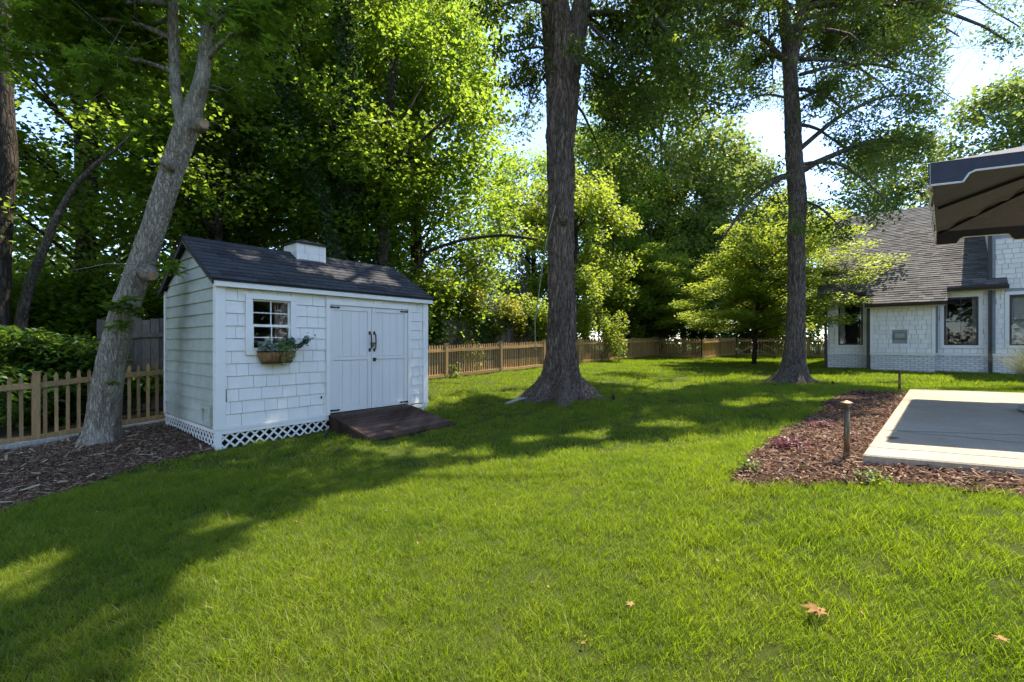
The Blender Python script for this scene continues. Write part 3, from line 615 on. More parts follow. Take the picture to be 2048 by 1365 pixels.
for t in (0, 1): mb.tube([((trough(u, t)[0])*1.01, -trough(u, t)[1]*(1-abs(u)**3)-.006, bz1-(bz1-bz0)*t) for u in np.linspace(-1, 1, 15)], .006, 5)
for u in np.linspace(-.9, .9, 11):
    mb.tube([(trough(u+.07*math.sin(t*3.14)*(1 if int(u*10) % 2 else -1), t)[0], -trough(u, t)[1]*(1-abs(u)**3)-.007, bz1-(bz1-bz0)*t) for t in np.linspace(0, 1, 6)], .0035, 4, False)
mb.build('wire_frame', M['black'], bk)
def potplant(name, label, cat, mat, c, r, n, size, tmpl=T_OAK, stems=0, trail=0):
    pos = S2(c[0], c[1]); o = empty(name, (pos[0], pos[1], c[2]), math.atan2(.771, .637), label=label, cat=cat)
    pts = blob((0, 0, 0.03), r, n, 2)
    if trail: q = rng.random((trail, 3)); pts = np.concatenate([pts, np.stack([(q[:, 0]-.5)*r[0]*1.2, -.10-.05*q[:, 1], -.27*q[:, 2]**1.3+.05], 1)])
    mb = MB()
    if stems:
        ps = []
        for i in range(stems):
            a = rng.random()*6.28; e_ = np.array([r[0]*1.0*math.cos(a)+.02, r[1]*math.sin(a)-.03, r[2]*(.5+.8*rng.random())-.02]); mb.tube([(0, 0, -.03), tuple(e_*.5+np.array([0, 0, .02])), tuple(e_)], .0025, 4, False); ps += [e_*t for t in np.linspace(.25, 1.05, 12)]
        pts = np.concatenate([np.array(ps)+rng.normal(size=(len(ps), 3))*.009, np.array(ps)+rng.normal(size=(len(ps), 3))*.012])
    else:
        for i in range(7): a = rng.random()*6.28; mb.tube([(0, 0, -.03), (r[0]*.6*math.cos(a), r[1]*.6*math.sin(a), r[2]*.5)], .003, 4, False)
    mb.build('stem', M['twig'], o); leaves('foliage', mat, pts, size, tmpl, o, .35, 0)
potplant('silver_plant', 'silvery leaved plant in the window trough, nearest the left sash', 'plant', M['silverleaf'], (.60, -.13, 1.42), (.15, .085, .10), 260, .038, T_WIDE)
potplant('trailing_plant', 'pale green trailing plant spilling over the middle of the window trough', 'plant', M['trailleaf'], (.84, -.15, 1.42), (.15, .09, .09), 420, .026, T_WIDE, trail=170)
potplant('eucalyptus_plant', 'blue-green sprigs leaning out of the trough toward the doors', 'plant', M['eucleaf'], (1.02, -.13, 1.41), (.22, .10, .16), 0, .036, T_WIDE, stems=16)
# leaf litter on the shed roof
q = rng.random((60, 2)); q[:, 0] = q[:, 0]**1.6; s_ = q[:, 1]*slen*.95; lx = -.1+q[:, 0]*3.6; v = [SC+SU*float(a)+SN*float(eave_y+b*cs) for a, b in zip(lx, s_)]
tag(leaves('leaf_litter', M['redleaf'], np.array([(p.x, p.y, eave_z+b*sn+.052) for p, b in zip(v, s_)]), .05, T_WIDE, None, .85, 0), kind='stuff', label='few dry leaves lying on the shed roof', cat='leaves')

# ================================================================ PICKET FENCES
def picket_fence(name, label, a, b, spacing, post_at, h=1.05, cat='fence', group=None, rail_side=-1, pw=.038, pd_=.022, first=.06, brace=False, gate=False, lean=0):
    a = Vector(a); b = Vector(b); L = (b-a).length; d = (b-a)/L; n = Vector((-d.y, d.x))
    if n.dot(-((a+b)/2)) < 0: n = -n       # n points to the camera side
    o = empty(name, (a.x, a.y, g1(a.x, a.y)), label=label, cat=cat, group=group); o0 = Vector((a.x, a.y, g1(a.x, a.y)))
    gzs = gz(np.array([a.x+d.x*s for s in np.linspace(0, L, 60)]), np.array([a.y+d.y*s for s in np.linspace(0, L, 60)])); zs = lambda s: float(np.interp(s, np.linspace(0, L, 60), gzs))
    tl = Matrix.Translation(-o0)
    def put(mb, nm, mat): mb.v = [tuple(Vector(v)-o0) for v in mb.v]; return mb.build(nm, mat, o)
    s = first
    while s < L-.03:
        p = a+d*s; z = zs(s); jt = rnd.uniform(-.006, .006); q0, q1 = p-d*pw/2, p+d*pw/2; w0, w1 = n*(-pd_/2), n*(pd_/2); zt = z+h+rnd.uniform(-.012, .012); ln = rnd.uniform(-.006, .006)
        mb = MB(); bz_ = z+.05
        base = [(q0+w0), (q1+w0), (q1+w1), (q0+w1)]
        mb.hexa([(*v, bz_) for v in base]+[(v.x+d.x*ln, v.y+d.y*ln, zt-.035) for v in base])
        k = len(mb.v); c0, c1 = p+w0+d*ln, p+w1+d*ln
        mb.v += [(c0.x, c0.y, zt), (c1.x, c1.y, zt)]; mb.f += [(k-4, k-3, k), (k-2, k-1, k+1), (k-3, k-2, k+1, k), (k-1, k-4, k, k+1)]
        put(mb, 'picket', M['cedar']); s += spacing
    ps = [q for q in post_at if -0.01 <= q <= L+.01]; cut = sorted(set([0]+ps+[L]))
    for i in range(len(cut)-1):
        if cut[i+1]-cut[i] < .1: continue
        for (hz, hh) in ((h-.17, .085), (.10, .085)):
            s0, s1 = cut[i]+.046, cut[i+1]-.046; m = 4; pp = []
            for j in range(m+1):
                s = s0+(s1-s0)*j/m; p = a+d*s+n*.033; pp.append((p.x, p.y, zs(s)+hz))
            for j in range(m): pass
            mb = MB()
            for j in range(m+1):
                x, y, z = pp[j]; w0 = n*.019; mb.v += [(x-w0.x, y-w0.y, z-hh/2), (x+w0.x, y+w0.y, z-hh/2), (x+w0.x, y+w0.y, z+hh/2), (x-w0.x, y-w0.y, z+hh/2)]
            for j in range(m):
                for q in range(4): mb.f.append((4*j+q, 4*j+(q+1) % 4, 4*j+4+(q+1) % 4, 4*j+4+q))
            mb.f += [(0, 1, 2, 3), (4*m+3, 4*m+2, 4*m+1, 4*m)]
            put(mb, 'rail', M['cedar'])
    for q in ps:
        p = a+d*q+n*.02; z = zs(q); wv = d*.044; uv = n*.044; c = [p-wv-uv, p+wv-uv, p+wv+uv, p-wv+uv]
        mb = MB(); mb.hexa([(*v, z-.1) for v in c]+[(*v, z+h+.035) for v in c]); cc = [p-wv*1.25-uv*1.25, p+wv*1.25-uv*1.25, p+wv*1.25+uv*1.25, p-wv*1.25+uv*1.25]
        mb.hexa([(*v, z+h+.035) for v in cc]+[(*v, z+h+.05) for v in cc]); put(mb, 'post', M['cedar'])
    if brace:
        for s0, s1 in brace:
            p0 = a+d*s0+n*.066; p1 = a+d*s1+n*.066; put(MB().beam((*p0, zs(s0)+.14), (*p1, zs(s1)+h*.62), .02, .07), 'brace', M['cedar'])
    return o
picket_fence('picket_fence', 'low brown picket fence beside the leaning tree and mulch bed', fx(-1.6), fx(1.92), .127, [-.0, 1.87, 3.5], h=1.08, pw=.045)
R0 = Vector((-3.1, 12.53)); R1 = Vector((7.95, 25.0)); Lr = (R1-R0).length; k0 = (Vector((-2.0, 13.77))-R0).length
picket_fence('picket_fence', 'long low picket fence running from the shed past the big tree', R0, R1, .098, [k0+2.42*i for i in range(0, 7)]+[Lr], h=1.02, pw=.040)
picket_fence('picket_fence', 'short picket run in front of the sunlit patch, ending at a corner post', R1+Vector((.06, -.02)), (9.25, 22.3), .13, [3.0], h=1.02)
B0 = Vector((9.34, 22.35)); B1 = Vector((12.9, 26.4)); picket_fence('picket_fence', 'short picket run between the corner post and the gate', B0, B1, .105, [2.7, (B1-B0).length-.03], h=1.02)
picket_fence('garden_gate', 'double picket gate with diagonal braces, behind the slimmer oak', (13.02, 26.35), (15.2, 25.2), .13, [], h=1.04, cat='gate', brace=[(.05, .9), (2.35, 1.4)])
picket_fence('picket_fence', 'last stub of picket fence between the gate and the house corner', (15.25, 25.1), (16.9, 24.0), .10, [.03, .9], h=1.0)
# landscape timbers under the left fence
for i, (s0, s1, off, lb) in enumerate(((-.45, .75, .16, 'weathered white timber lying under the fence at the picture edge side of the leaning tree'), (-.2, .62, .26, 'thinner split timber lying against the mulch in front of the longer one'), (1.15, 1.9, .14, 'pale timber lying between the leaning tree and the shed corner'))):
    a = Vector(fx(s0))+Vector((.707, -.707))*off; b = Vector(fx(s1))+Vector((.707, -.707))*off; za, zb = g1(*a)+.03, g1(*b)+.03
    o = MB().beam((a.x, a.y, za), (b.x, b.y, zb), .09 if i != 1 else .05, .06, (0, 0, 1)).build('landscape_timber', M['timber']); tag(o, lb, 'timber', 'landscape timbers')

# tall plank fences behind
def plank_fence(label, a, b, h, jitter=.03, miss=(), z0=0):
    a = Vector(a); b = Vector(b); L = (b-a).length; d = (b-a)/L; n = Vector((-d.y, d.x)); o = empty('plank_fence', (a.x, a.y, 0), label=label, cat='fence')
    s = 0
    while s < L:
        p = a+d*s; w_ = .135; z = g1(p.x, p.y)+z0; ht = h+rnd.uniform(-jitter, jitter); off = n*rnd.uniform(-.006, .006); q0 = p+off; q1 = p+d*w_+off; t = n*.018
        MB().hexa([(q0.x-a.x, q0.y-a.y, z), (q1.x-a.x, q1.y-a.y, z), (q1.x+t.x-a.x, q1.y+t.y-a.y, z), (q0.x+t.x-a.x, q0.y+t.y-a.y, z), (q0.x-a.x, q0.y-a.y, z+ht), (q1.x-a.x, q1.y-a.y, z+ht), (q1.x+t.x-a.x, q1.y+t.y-a.y, z+ht), (q0.x+t.x-a.x, q0.y+t.y-a.y, z+ht)]).build('plank', M['grey_plank'], o)
        s += w_+rnd.uniform(.004, .012)
    m = MB(); 
    for hz in (.4, h-.35): pa, pb = a-n*.03, b-n*.03; m.beam((pa.x-a.x, pa.y-a.y, g1(*pa)+hz), (pb.x-a.x, pb.y-a.y, g1(*pb)+hz), .04, .09)
    m.build('rail', M['grey_plank'], o); return o
plank_fence('tall dark plank fence glimpsed between the leaning tree and the shed', (-8.3, 9.1), (-5.6, 12.2), 1.95)
plank_fence('tall weathered plank fence draped in ivy behind the long picket fence', (-4.2, 14.3), (2.8, 22.4), 1.85)
# neighbour's outbuilding peeking behind the shed
nb_ = empty('neighbour_outbuilding', (-4.6, 16.9, g1(-4.6, 16.9)), math.radians(20), label='old plank outbuilding with a sloping roof edge, just past the shed', cat='outbuilding')
for i in range(20): MB().box(-2.4+i*.14, 0, 0, -2.4+i*.14+.13, .02, 1.9+.0*i).build('plank', M['grey_plank'], nb_)
MB().box(-2.4, .03, 0, .4, 2.6, 1.9).build('wall', M['dark'], nb_)
MB().hexa([(-2.6, -.3, 2.75), (.85, -.3, 1.72), (.85, 2.9, 1.72), (-2.6, 2.9, 2.75), (-2.6, -.3, 2.82), (.85, -.3, 1.79), (.85, 2.9, 1.79), (-2.6, 2.9, 2.82)]).build('roof', M['grey_plank'], nb_)

# ================================================================ HOUSE
hs = empty('house', (HC.x, HC.y, 0), math.atan2(-.669, .743), label='white shingled house with steep brown roof and black framed windows', cat='house')
ZB, ZE = 1.13, 3.20
mainx1 = 4.30
def ring_wall(nm, x0, x1, y, z0, z1, holes, mat, th=.08):
    mb = MB(); xs_ = sorted({x0, x1, *[h[0] for h in holes], *[h[1] for h in holes]}); 
    for i in range(len(xs_)-1):
        a, b = xs_[i], xs_[i+1]; m = (a+b)/2; hh = [h for h in holes if h[0] < m < h[1]]
        if not hh: mb.box(a, y, z0, b, y+th, z1)
        else: mb.box(a, y, z0, b, y+th, hh[0][2]); mb.box(a, y, hh[0][3], b, y+th, z1)
    return mb.build(nm, mat, hs)
W1 = (.33, 1.06, 1.42, 2.98); W2 = (3.19, 3.99, 1.42, 2.98); W3 = (4.66, 5.62, 1.42, 2.98)
ring_wall('wall', 0, mainx1, .03, .2, ZE, [W1, W2], M['mortar']); ring_wall('wall', mainx1, 8.0, .03, .2, 7.2, [W3], M['mortar'])
MB().box(1.315, -.57, .2, 2.96, .03, 2.80).build('wall', M['mortar'], hs)
MB().box(0, .11, .2, .08, 9.9, ZE).build('wall', M['hwhite'], hs); MB().prism([(.0, .03, ZE), (.0, 9.9, ZE), (.0, 5.0, 7.0)], (.06, 0, 0)).build('wall', M['hwhite'], hs)
MB().box(mainx1, .11, 3.2, mainx1+.08, 10, 7.2).build('wall', M['hwhite'], hs); MB().box(mainx1, 9.9, .2, 8, 10, 7.2).build('wall', M['hwhite'], hs); MB().box(0, 9.9, .2, mainx1, 10, ZE).build('wall', M['hwhite'], hs); MB().box(7.92, .11, .2, 8, 9.9, 7.2).build('wall', M['hwhite'], hs)
MB().box(mainx1-.3, -.3, 7.2, 8.3, 10.3, 7.35).build('upper_roof', M['hbase'], hs)
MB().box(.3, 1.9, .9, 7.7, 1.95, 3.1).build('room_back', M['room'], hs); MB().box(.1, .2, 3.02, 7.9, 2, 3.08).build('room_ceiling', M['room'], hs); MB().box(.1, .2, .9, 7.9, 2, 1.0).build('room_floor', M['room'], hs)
nshing = 0
def shingles(x0, x1, z0, z1, y, skip, exq=.155, group=1):
    z = z0
    while z < z1-.02:
        zt = min(z+exq, z1); x = x0-rnd.random()*.2
        while x < x1:
            w_ = rnd.choice([.13, .17, .20, .24, .28]); a, b = max(x, x0), min(x+w_, x1); x += w_
            segs = [(a, b)] if b-a > .02 else []
            for h in skip:
                if zt > h[2]+.01 and z < h[3]-.01:
                    ns_ = []
                    for a_, b_ in segs:
                        if b_ <= h[0] or a_ >= h[1]: ns_.append((a_, b_)); continue
                        if a_ < h[0]-.02: ns_.append((a_, h[0]))
                        if b_ > h[1]+.02: ns_.append((h[1], b_))
                    segs = ns_
            for a_, b_ in segs:
                g = .005; MB().hexa([(a_+g, y-.022, z+g), (b_-g, y-.022, z+g), (b_-g, y-.001, z+g), (a_+g, y-.001, z+g), (a_+g, y-.010, zt), (b_-g, y-.010, zt), (b_-g, y-.001, zt), (a_+g, y-.001, zt)]).build('shingle', M['hwhite'], hs)
        z += exq
ext = lambda h, m=.10: (h[0]-m, h[1]+m, h[2]-m, h[3]+m)
shingles(.04, 1.31, ZB+.03, 3.1, .03, [ext(W1)]); shingles(1.40, 2.88, ZB+.03, 2.74, -.57, [(1.90, 2.28, 1.60, 1.88)]); shingles(3.04, mainx1-.02, ZB+.03, 3.1, .03, [ext(W2)]); shingles(mainx1+.06, 5.75, ZB+.03, 4.75, .03, [ext(W3)])
# brick base: running bond, joined courses
def bricks(x0, x1, z0, z1, y, nm='brickwork'):
    mb = MB(); z = z1-.068; r = 0
    while z > z0:
        x = x0-(.105 if r % 2 else 0)
        while x < x1:
            a, b = max(x, x0), min(x+.20, x1)
            if b-a > .03: j = rnd.uniform(0, .004); mb.box(a+.003, y-.013-j, z+.004, b-.003, y-.0005, z+.066)
            x += .21
        z -= .072; r += 1
    o = mb.build(nm, M['brickw'], hs); tag(o, kind='stuff'); return o
bricks(0, 1.30, .3, ZB-.05, .03); bricks(1.315, 2.96, .3, ZB-.05, -.57); bricks(2.97, mainx1, .3, ZB-.05, .03); bricks(mainx1, 6.6, .3, ZB-.05, .03)
for (a, b, y) in ((0, 1.31, .03), (1.30, 2.98, -.57), (2.98, 6.6, .03)): MB().box(a, y-.05, ZB-.05, b, y-.001, ZB+.028).build('sill_course', M['hwhite'], hs)
for (x0, x1, y, z0, z1) in ((2.88, 2.975, -.57, ZB+.03, 2.78), (1.305, 1.40, -.57, ZB+.03, 2.78), (0, .035, .03, ZB+.03, 3.15)): MB().box(x0, y-.032, z0, x1, y-.002, z1).build('corner_board', M['hwhite'], hs)
MB().box(1.41, -.60, 2.68, 2.87, -.573, 2.78).build('frieze_board', M['hwhite'], hs); MB().box(3.0, 0, 3.08, mainx1+.0, .028, 3.2).build('frieze_board', M['hwhite'], hs)
def hwin(h, mull):
    x0, x1, z0, z1 = h; m = .10
    fr = MB().box(x0-m, -.004, z0-m, x0-.002, .028, z1+m).box(x1+.002, -.004, z0-m, x1+m, .028, z1+m).box(x0-.002, -.004, z0-m, x1+.002, .028, z0-.002).box(x0-.002, -.004, z1+.002, x1+.002, .028, z1+m).build('window', M['hwhite'], hs)
    t = .045; MB().box(x0, .0, z0, x0+t, .06, z1).box(x1-t, .0, z0, x1, .06, z1).box(x0+t, .0, z0, x1-t, .06, z0+t).box(x0+t, .0, z1-t, x1-t, .06, z1).build('frame', M['bronze'], fr)
    zm = z0+(z1-z0)*.5; xm = (x0+x1)/2
    mb = MB(); mb.box(x0+t, .02, zm-.012, x1-t, .045, zm+.012)
    if mull: mb.box(xm-.008, .022, z0+t, xm+.008, .043, zm-.013); mb.box(xm-.008, .022, zm+.013, xm+.008, .043, z1-t)
    mb.build('muntin', M['bronze'], fr)
    for (c, d) in ((z0+t, zm-.012), (zm+.012, z1-t)): MB().poly([(x0+t, .034, c), (x1-t, .034, c), (x1-t, .034, d), (x0+t, .034, d)]).build('pane', M['glass'], fr)
    return fr
def curtain(fr, x0, x1, z0, z1):
    mb = MB(); n = 14; X = np.linspace(x0, x1, n)
    for i in range(n-1): mb.poly([(X[i], .20+.02*(i % 2), z0), (X[i+1], .20+.02*((i+1) % 2), z0), (X[i+1], .20+.02*((i+1) % 2), z1), (X[i], .20+.02*(i % 2), z1)])
    mb.build('curtain', M['curtain'], fr)
f1 = hwin(W1, False); curtain(f1, .33, .50, 1.3, 3.0); curtain(f1, .97, 1.06, 1.3, 3.0)
f2 = hwin(W2, True); curtain(f2, 3.19, 3.28, 1.3, 3.0); curtain(f2, 3.86, 4.0, 1.3, 3.0)
f3 = hwin(W3, True); curtain(f3, 4.66, 5.62, 1.3, 3.0)
vt = MB().box(1.91, -.60, 1.61, 2.27, -.572, 1.87).build('wall_vent', simple('vent_frame', (.25, .22, .18), .7), hs); MB().box(1.965, -.625, 1.665, 2.215, -.601, 1.815).build('vent_cover', simple('vent_cover_paint', (.36, .34, .29), .7), vt)
# downspouts and gutters
def spout(x, y, z0, z1): return MB().box(x-.045, y-.07, z0, x+.045, y-.0, z1).build('downspout', M['bronze'], hs)
spout(-.06, .03, .5, 3.15); spout(1.255, -.50, .45, 2.72); spout(4.24, -.06, .45, 3.14); spout(4.24, .0, 3.42, 7.1)
MB().box(-.03, -.31, 2.9, .03, -.2, 3.1) 
def gutter(x0, x1, y, z): return MB().prism([(x0, y, z), (x0, y-.11, z), (x0, y-.12, z-.02), (x0, y-.09, z-.12), (x0, y, z-.12)], (x1-x0, 0, 0)).build('gutter', M['bronze'], hs)
gutter(-.28, 1.15, -.30, 3.28); gutter(1.18, 3.24, -.92, 2.83); gutter(3.26, 4.62, -.30, 3.28)
MB().box(3.26, -.30, 3.15, 4.60, .026, 3.17).build('soffit', M['hwhite'], hs); MB().box(1.2, -.92, 2.70, 3.22, -.604, 2.72).build('soffit', M['hwhite'], hs)
# roof with laid shingles; 300 nearest are single pieces
PT = .74; pang = math.atan(PT); pc, psn = math.cos(pang), math.sin(pang)
hr = MB().prism([(-.28, -.32, 3.245), (mainx1-.005, -.32, 3.245), (mainx1-.005, 5.0, 3.245+5.32*PT), (-.28, 5.0, 3.245+5.32*PT)], (0, 0, .03)).prism([(1.18, -.94, 3.245-.62*PT), (3.24, -.94, 3.245-.62*PT), (3.24, -.325, 3.2413), (1.18, -.325, 3.2413)], (0, 0, .03)).prism([(-.28, 5.005, 3.245+5.32*PT), (mainx1-.005, 5.005, 3.245+5.32*PT), (mainx1-.005, 10.2, 3.35), (-.28, 10.2, 3.35)], (0, 0, .03)).prism([(mainx1-.003, -.32, 3.245), (4.60, -.32, 3.245), (4.60, .02, 3.245+.34*PT), (mainx1-.003, .02, 3.245+.34*PT)], (0, 0, .03)).build('roof', M['hbase'], hs)
rest = MB(); cnt = 0; dy = .14*pc
y = -.94; r = 0
while y < 5.0-.02:
    lo, hi = (1.17, 3.25) if y < -.33 else (-.29, 4.29 if y > -.0 else 4.61)
    x = lo-rnd.random()*.3
    while x < hi:
        w_ = rnd.choice([.18, .22, .26, .30]); a, b = max(x, lo), min(x+w_, hi); x += w_
        if b-a < .03: continue
        y2 = min(y+dy*1.12, 5.0); zf = lambda yy: 3.275+(yy+.32)*PT; h0 = rnd.choice([.017, .020, .025]); g = .003
        pts = [(a+g, y, zf(y)+.001), (b-g, y, zf(y)+.001), (b-g, y2, zf(y2)+.001), (a+g, y2, zf(y2)+.001), (a+g, y-h0*psn, zf(y)+h0), (b-g, y-h0*psn, zf(y)+h0), (b-g, y2, zf(y2)+.004), (a+g, y2, zf(y2)+.004)]
        if cnt < 300: MB().hexa(pts).build('roof_shingle', M['hroof'], hr); cnt += 1
        else: rest.hexa(pts)
    y += dy; r += 1
tag(rest.build('roof_shingle_field', M['hroof'], hr), kind='stuff')
MB().prism([(-.3, 4.86, 7.10), (-.3, 5.0, 7.22), (-.3, 5.14, 7.10), (-.3, 5.0, 7.16)], (4.6, 0, 0)).build('ridge_cap', M['hroof'], hr)
MB().prism([(-.31, -.34, 3.27), (-.31, 5.0, 7.21), (-.31, 5.0, 7.05), (-.31, -.34, 3.12)], (.028, 0, 0)).build('rake_board', M['bronze'], hr)

# ================================================================ PATIO, UMBRELLA, LIGHTS
zp = .585; mb = MB(); pts = [(p[0], p[1], zp-.09) for p in patio_poly]; area = sum(pts[i][0]*pts[(i+1) % 4][1]-pts[(i+1) % 4][0]*pts[i][1] for i in range(4))
if area < 0: pts = pts[::-1]
pat = mb.prism(pts, (0, 0, .09)).build('patio', M['concrete'], bevel=.012); tag(pat, kind='structure')
def crack(p, q, n=26, wig=.035, wd=.009):
    p = np.array(p); q = np.array(q); t = np.linspace(0, 1, n); d = (q-p)/np.linalg.norm(q-p); nn = np.array([-d[1], d[0]]); off = np.cumsum(rng.normal(size=n))*wig*.3; off -= t*off[-1]
    c = p[None]+(q-p)[None]*t[:, None]+nn[None]*off[:, None]; m = MB()
    for i in range(n-1): a, b = c[i], c[i+1]; m.poly([(a[0]-nn[0]*wd, a[1]-nn[1]*wd, zp+.003), (b[0]-nn[0]*wd, b[1]-nn[1]*wd, zp+.003), (b[0]+nn[0]*wd, b[1]+nn[1]*wd, zp+.003), (a[0]+nn[0]*wd, a[1]+nn[1]*wd, zp+.003)])
    return m.build('crack', M['gap'], pat)
PX = lambda s, t: (PNL[0]+(PFL[0]-PNL[0])*s+PD.x*t, PNL[1]+(PFL[1]-PNL[1])*s+PD.y*t)
crack(PX(.20, 0.0), PX(.36, 5)); crack(PX(.20, 0), PX(.06, 4)); crack(PX(.055, .0), PX(.02, 3.4)); crack(PX(.55, 0), PX(.62, 5)); crack(PX(.36, 1.2), PX(.95, 3.1))
# umbrella
HZ = 3.5; UNL = Vector((4.71, 5.12)); VD = Vector((.69, .724)); UD = PD.normalized(); US = 4.29; ctr = UNL+VD*US/2+UD*US/2
um = empty('patio_umbrella', (ctr.x, ctr.y, zp), label='large square navy patio umbrella with white piping, partly in view', cat='umbrella')
def UP(a, b, z): v = UNL+VD*US*a+UD*US*b-ctr; return (v.x, v.y, z-zp)
nsg = 12; vv = []; ff = []; gid = {}
for i in range(nsg+1):
    for j in range(nsg+1):
        a, b = i/nsg, j/nsg; m = max(abs(a-.5), abs(b-.5))*2; edge = 1-m; sag = -.05*math.sin(math.pi*m)*(abs(abs(a-.5)-abs(b-.5))*2); vv.append(UP(a, b, HZ+.80*edge+sag))
for i in range(nsg):
    for j in range(nsg): p = i*(nsg+1)+j; ff.append((p, p+1, p+nsg+2, p+nsg+1))
mb = MB(); mb.v = vv; mb.f = ff; can = mb.build('canopy', M['fabric'], um)
mb = MB(); mb.v = [(x, y, z+.012) for x, y, z in vv]; mb.f = ff; mb.build('canopy_top', M['navy'], can)
def valance(fa, nm):
    n = 90; L = []; 
    for i in range(n+1):
        t = i/n; ph = (t*4.2) % 1.0 ; hgt = .245 if (ph < .28) else (.135 if .34 < ph < .94 else None)
        if hgt is None: hgt = .245+(.135-.245)*((ph-.28)/.06) if ph < .35 else .135+(.245-.135)*((ph-.94)/.06)
        L.append((t, hgt))
    mb = MB(); 
    for t, hgt in L: a, b = fa(t); o_ = .012*math.sin(t*70); x, y, z = UP(a, b, HZ+.012); dx = .0; mb.v += [(x, y, z), (x+o_*UD.x, y+o_*UD.y, z-hgt)]
    mb.f = [(2*i, 2*i+2, 2*i+3, 2*i+1) for i in range(n)]; o = mb.build('valance', M['navy'], can)
    s = o.modifiers.new('s', 'SOLIDIFY'); s.thickness = .004
    MB().tube([mb.v[2*i+1] for i in range(n+1)], .012, 5).build('piping', M['piping'], can); MB().tube([mb.v[2*i] for i in range(0, n+1, 6)], .009, 5).build('hem', M['navy'], can)
ep = .004
valance(lambda t: (-ep, t), 'n'); valance(lambda t: (1+ep, t), 'f'); valance(lambda t: (t, -ep), 'l'); valance(lambda t: (t, 1+ep), 'r')
MB().tube([UP(0, 0, HZ), UP(0, 0, HZ-.24)], .008, 5).build('piping', M['piping'], can)
apex = UP(.5, .5, HZ+.76)
for a, b in ((0, 0), (1, 0), (0, 1), (1, 1), (.5, 0), (.5, 1), (0, .5), (1, .5)):
    e_ = UP(a+(.5-a)*.02, b+(.5-b)*.02, HZ-.035); MB().beam((apex[0], apex[1], apex[2]-.05), e_, .026, .045).build('rib', M['black'], um)
    mid = tuple((Vector(apex)*.55+Vector(e_)*.45)); MB().beam(UP(.5, .5, HZ+.10), mid, .016, .02).build('strut', M['black'], um); MB().box(mid[0]-.03, mid[1]-.03, mid[2]-.03, mid[0]+.03, mid[1]+.03, mid[2]+.02).build('joint', M['black'], um)
MB().tube([UP(.5, .5, HZ+.85), UP(.5, .5, HZ-.05)], .03, 10).build('hub', M['black'], um)
mast = Vector((8.05, 4.55))-ctr; MB().tube([(mast.x, mast.y, .12), (mast.x, mast.y, 3.75)], .045, 12).build('pole', M['black'], um); MB().tube([(mast.x, mast.y, 3.7), UP(.5, .5, HZ+.92)], .035, 10).build('arm', M['black'], um)
ub = Vector((7.12, 5.72)); mb = MB(); mb.lathe([(.50, 0), (.53, .03), (.50, .09), (.40, .14), (.08, .155)], (0, 0, 0), 8); o = mb.build('umbrella_base', M['stone'], bevel=.01); o.location = (ub.x, ub.y, zp+.002); tag(o, 'grey stone weight block on the patio at the picture edge', 'umbrella base')
# path lights
def path_light(x, y, h, label, r=.037):
    z = g1(x, y); o = empty('path_light', (x, y, z), label=label, cat='path light', group='bollard lights round the mulch bed')
    MB().tube([(0, 0, -.05), (0.004, 0, h-.04)], .021, 14).build('post', M['lampm'], o, smooth=True); MB().lathe([(.020, h-.04), (r*.9, h-.012), (r*1.3, h-.010), (r*1.3, h-.003), (r*.5, h+.010), (.005, h+.014)], (0, 0, 0), 20).build('cap', M['lampm'], o); MB().lathe([(.026, 0), (.024, .06), (.020, .07)], (0, 0, 0), 12).build('collar', M['lampm'], o)
    return o
lp = G(1693, 921); path_light(lp[0], lp[1], .50, 'bronze mushroom path light in the mulch beside the near patio corner')
lp2 = G(1812, 784); path_light(lp2[0]-.05, lp2[1]+.1, .43, 'thin dark path light at the far patio corner', .04)
# small ground fittings
sp = G(650, 880); o = empty('ground_spotlight', (sp[0], sp[1], g1(*sp)), label='small black ground spotlight in the grass by the shed lattice', cat='spotlight')
MB().tube([(0, 0, -.03), (.01, 0, .06)], .008, 8).build('stake', M['black'], o); MB().tube([(.0, .0, .06), (.03, .03, .13)], [.022, .030], 12).build('lamp_head', M['black'], o)
for (px, py, lb, hh) in ((1226, 800, 'small dark stump spike in the lawn right of the big tree roots', .12), (1665, 770, 'little dark fitting in the lawn right of the slimmer oak', .09)):
    q = G(px, py); o = MB().tube([(0, 0, -.03), (.01, .0, hh*.6), (.0, .01, hh)], [.04, .032, .015], 7).build('lawn_spike', M['barkdark']); o.location = (q[0], q[1], g1(*q)); tag(o, lb, 'stump')

# ================================================================ TREES
def tree_root(name, x, y, label, cat='tree', group=None): return empty(name, (x, y, 0), label=label, cat=cat, group=group)
def rel(pts, x, y): return [(p[0]-x, p[1]-y, p[2]) for p in pts]
# --- big oak
TX, TY = 1.13, 10.45; zb = g1(TX, TY)
oak = tree_root('oak_tree', TX, TY, 'massive twin-stemmed oak with flared roots in the middle of the lawn')
px2 = lambda px, py, Y=TY: P(px, py, Y)
tp = rel([(px2(1124, 0)[0], TY, zb-.12), px2(1124, 760), px2(1123, 690), px2(1122, 600), px2(1122, 450), px2(1122, 300), px2(1124, 180), px2(1124, 110), px2(1110, 20), px2(1100, -150), px2(1085, -500), (px2(1070, 0)[0], TY+.3, 15.5)], TX, TY)
trunk('trunk', tp, [.54, .36, .305, .285, .28, .29, .36, .37, .29, .25, .17, .05], M['barkoak'], oak, 88, .62, .36, 7, .11, seed=1)
st = rel([px2(1133, 190), px2(1147, 100), px2(1160, 30), px2(1180, -80), px2(1215, -400), (px2(1260, 0)[0], TY-.4, 14)], TX, TY)
trunk('stem', st, [.22, .24, .215, .19, .13, .03], M['barkoak2'], oak, 40, 0, 1, 5, .07, seed=2)
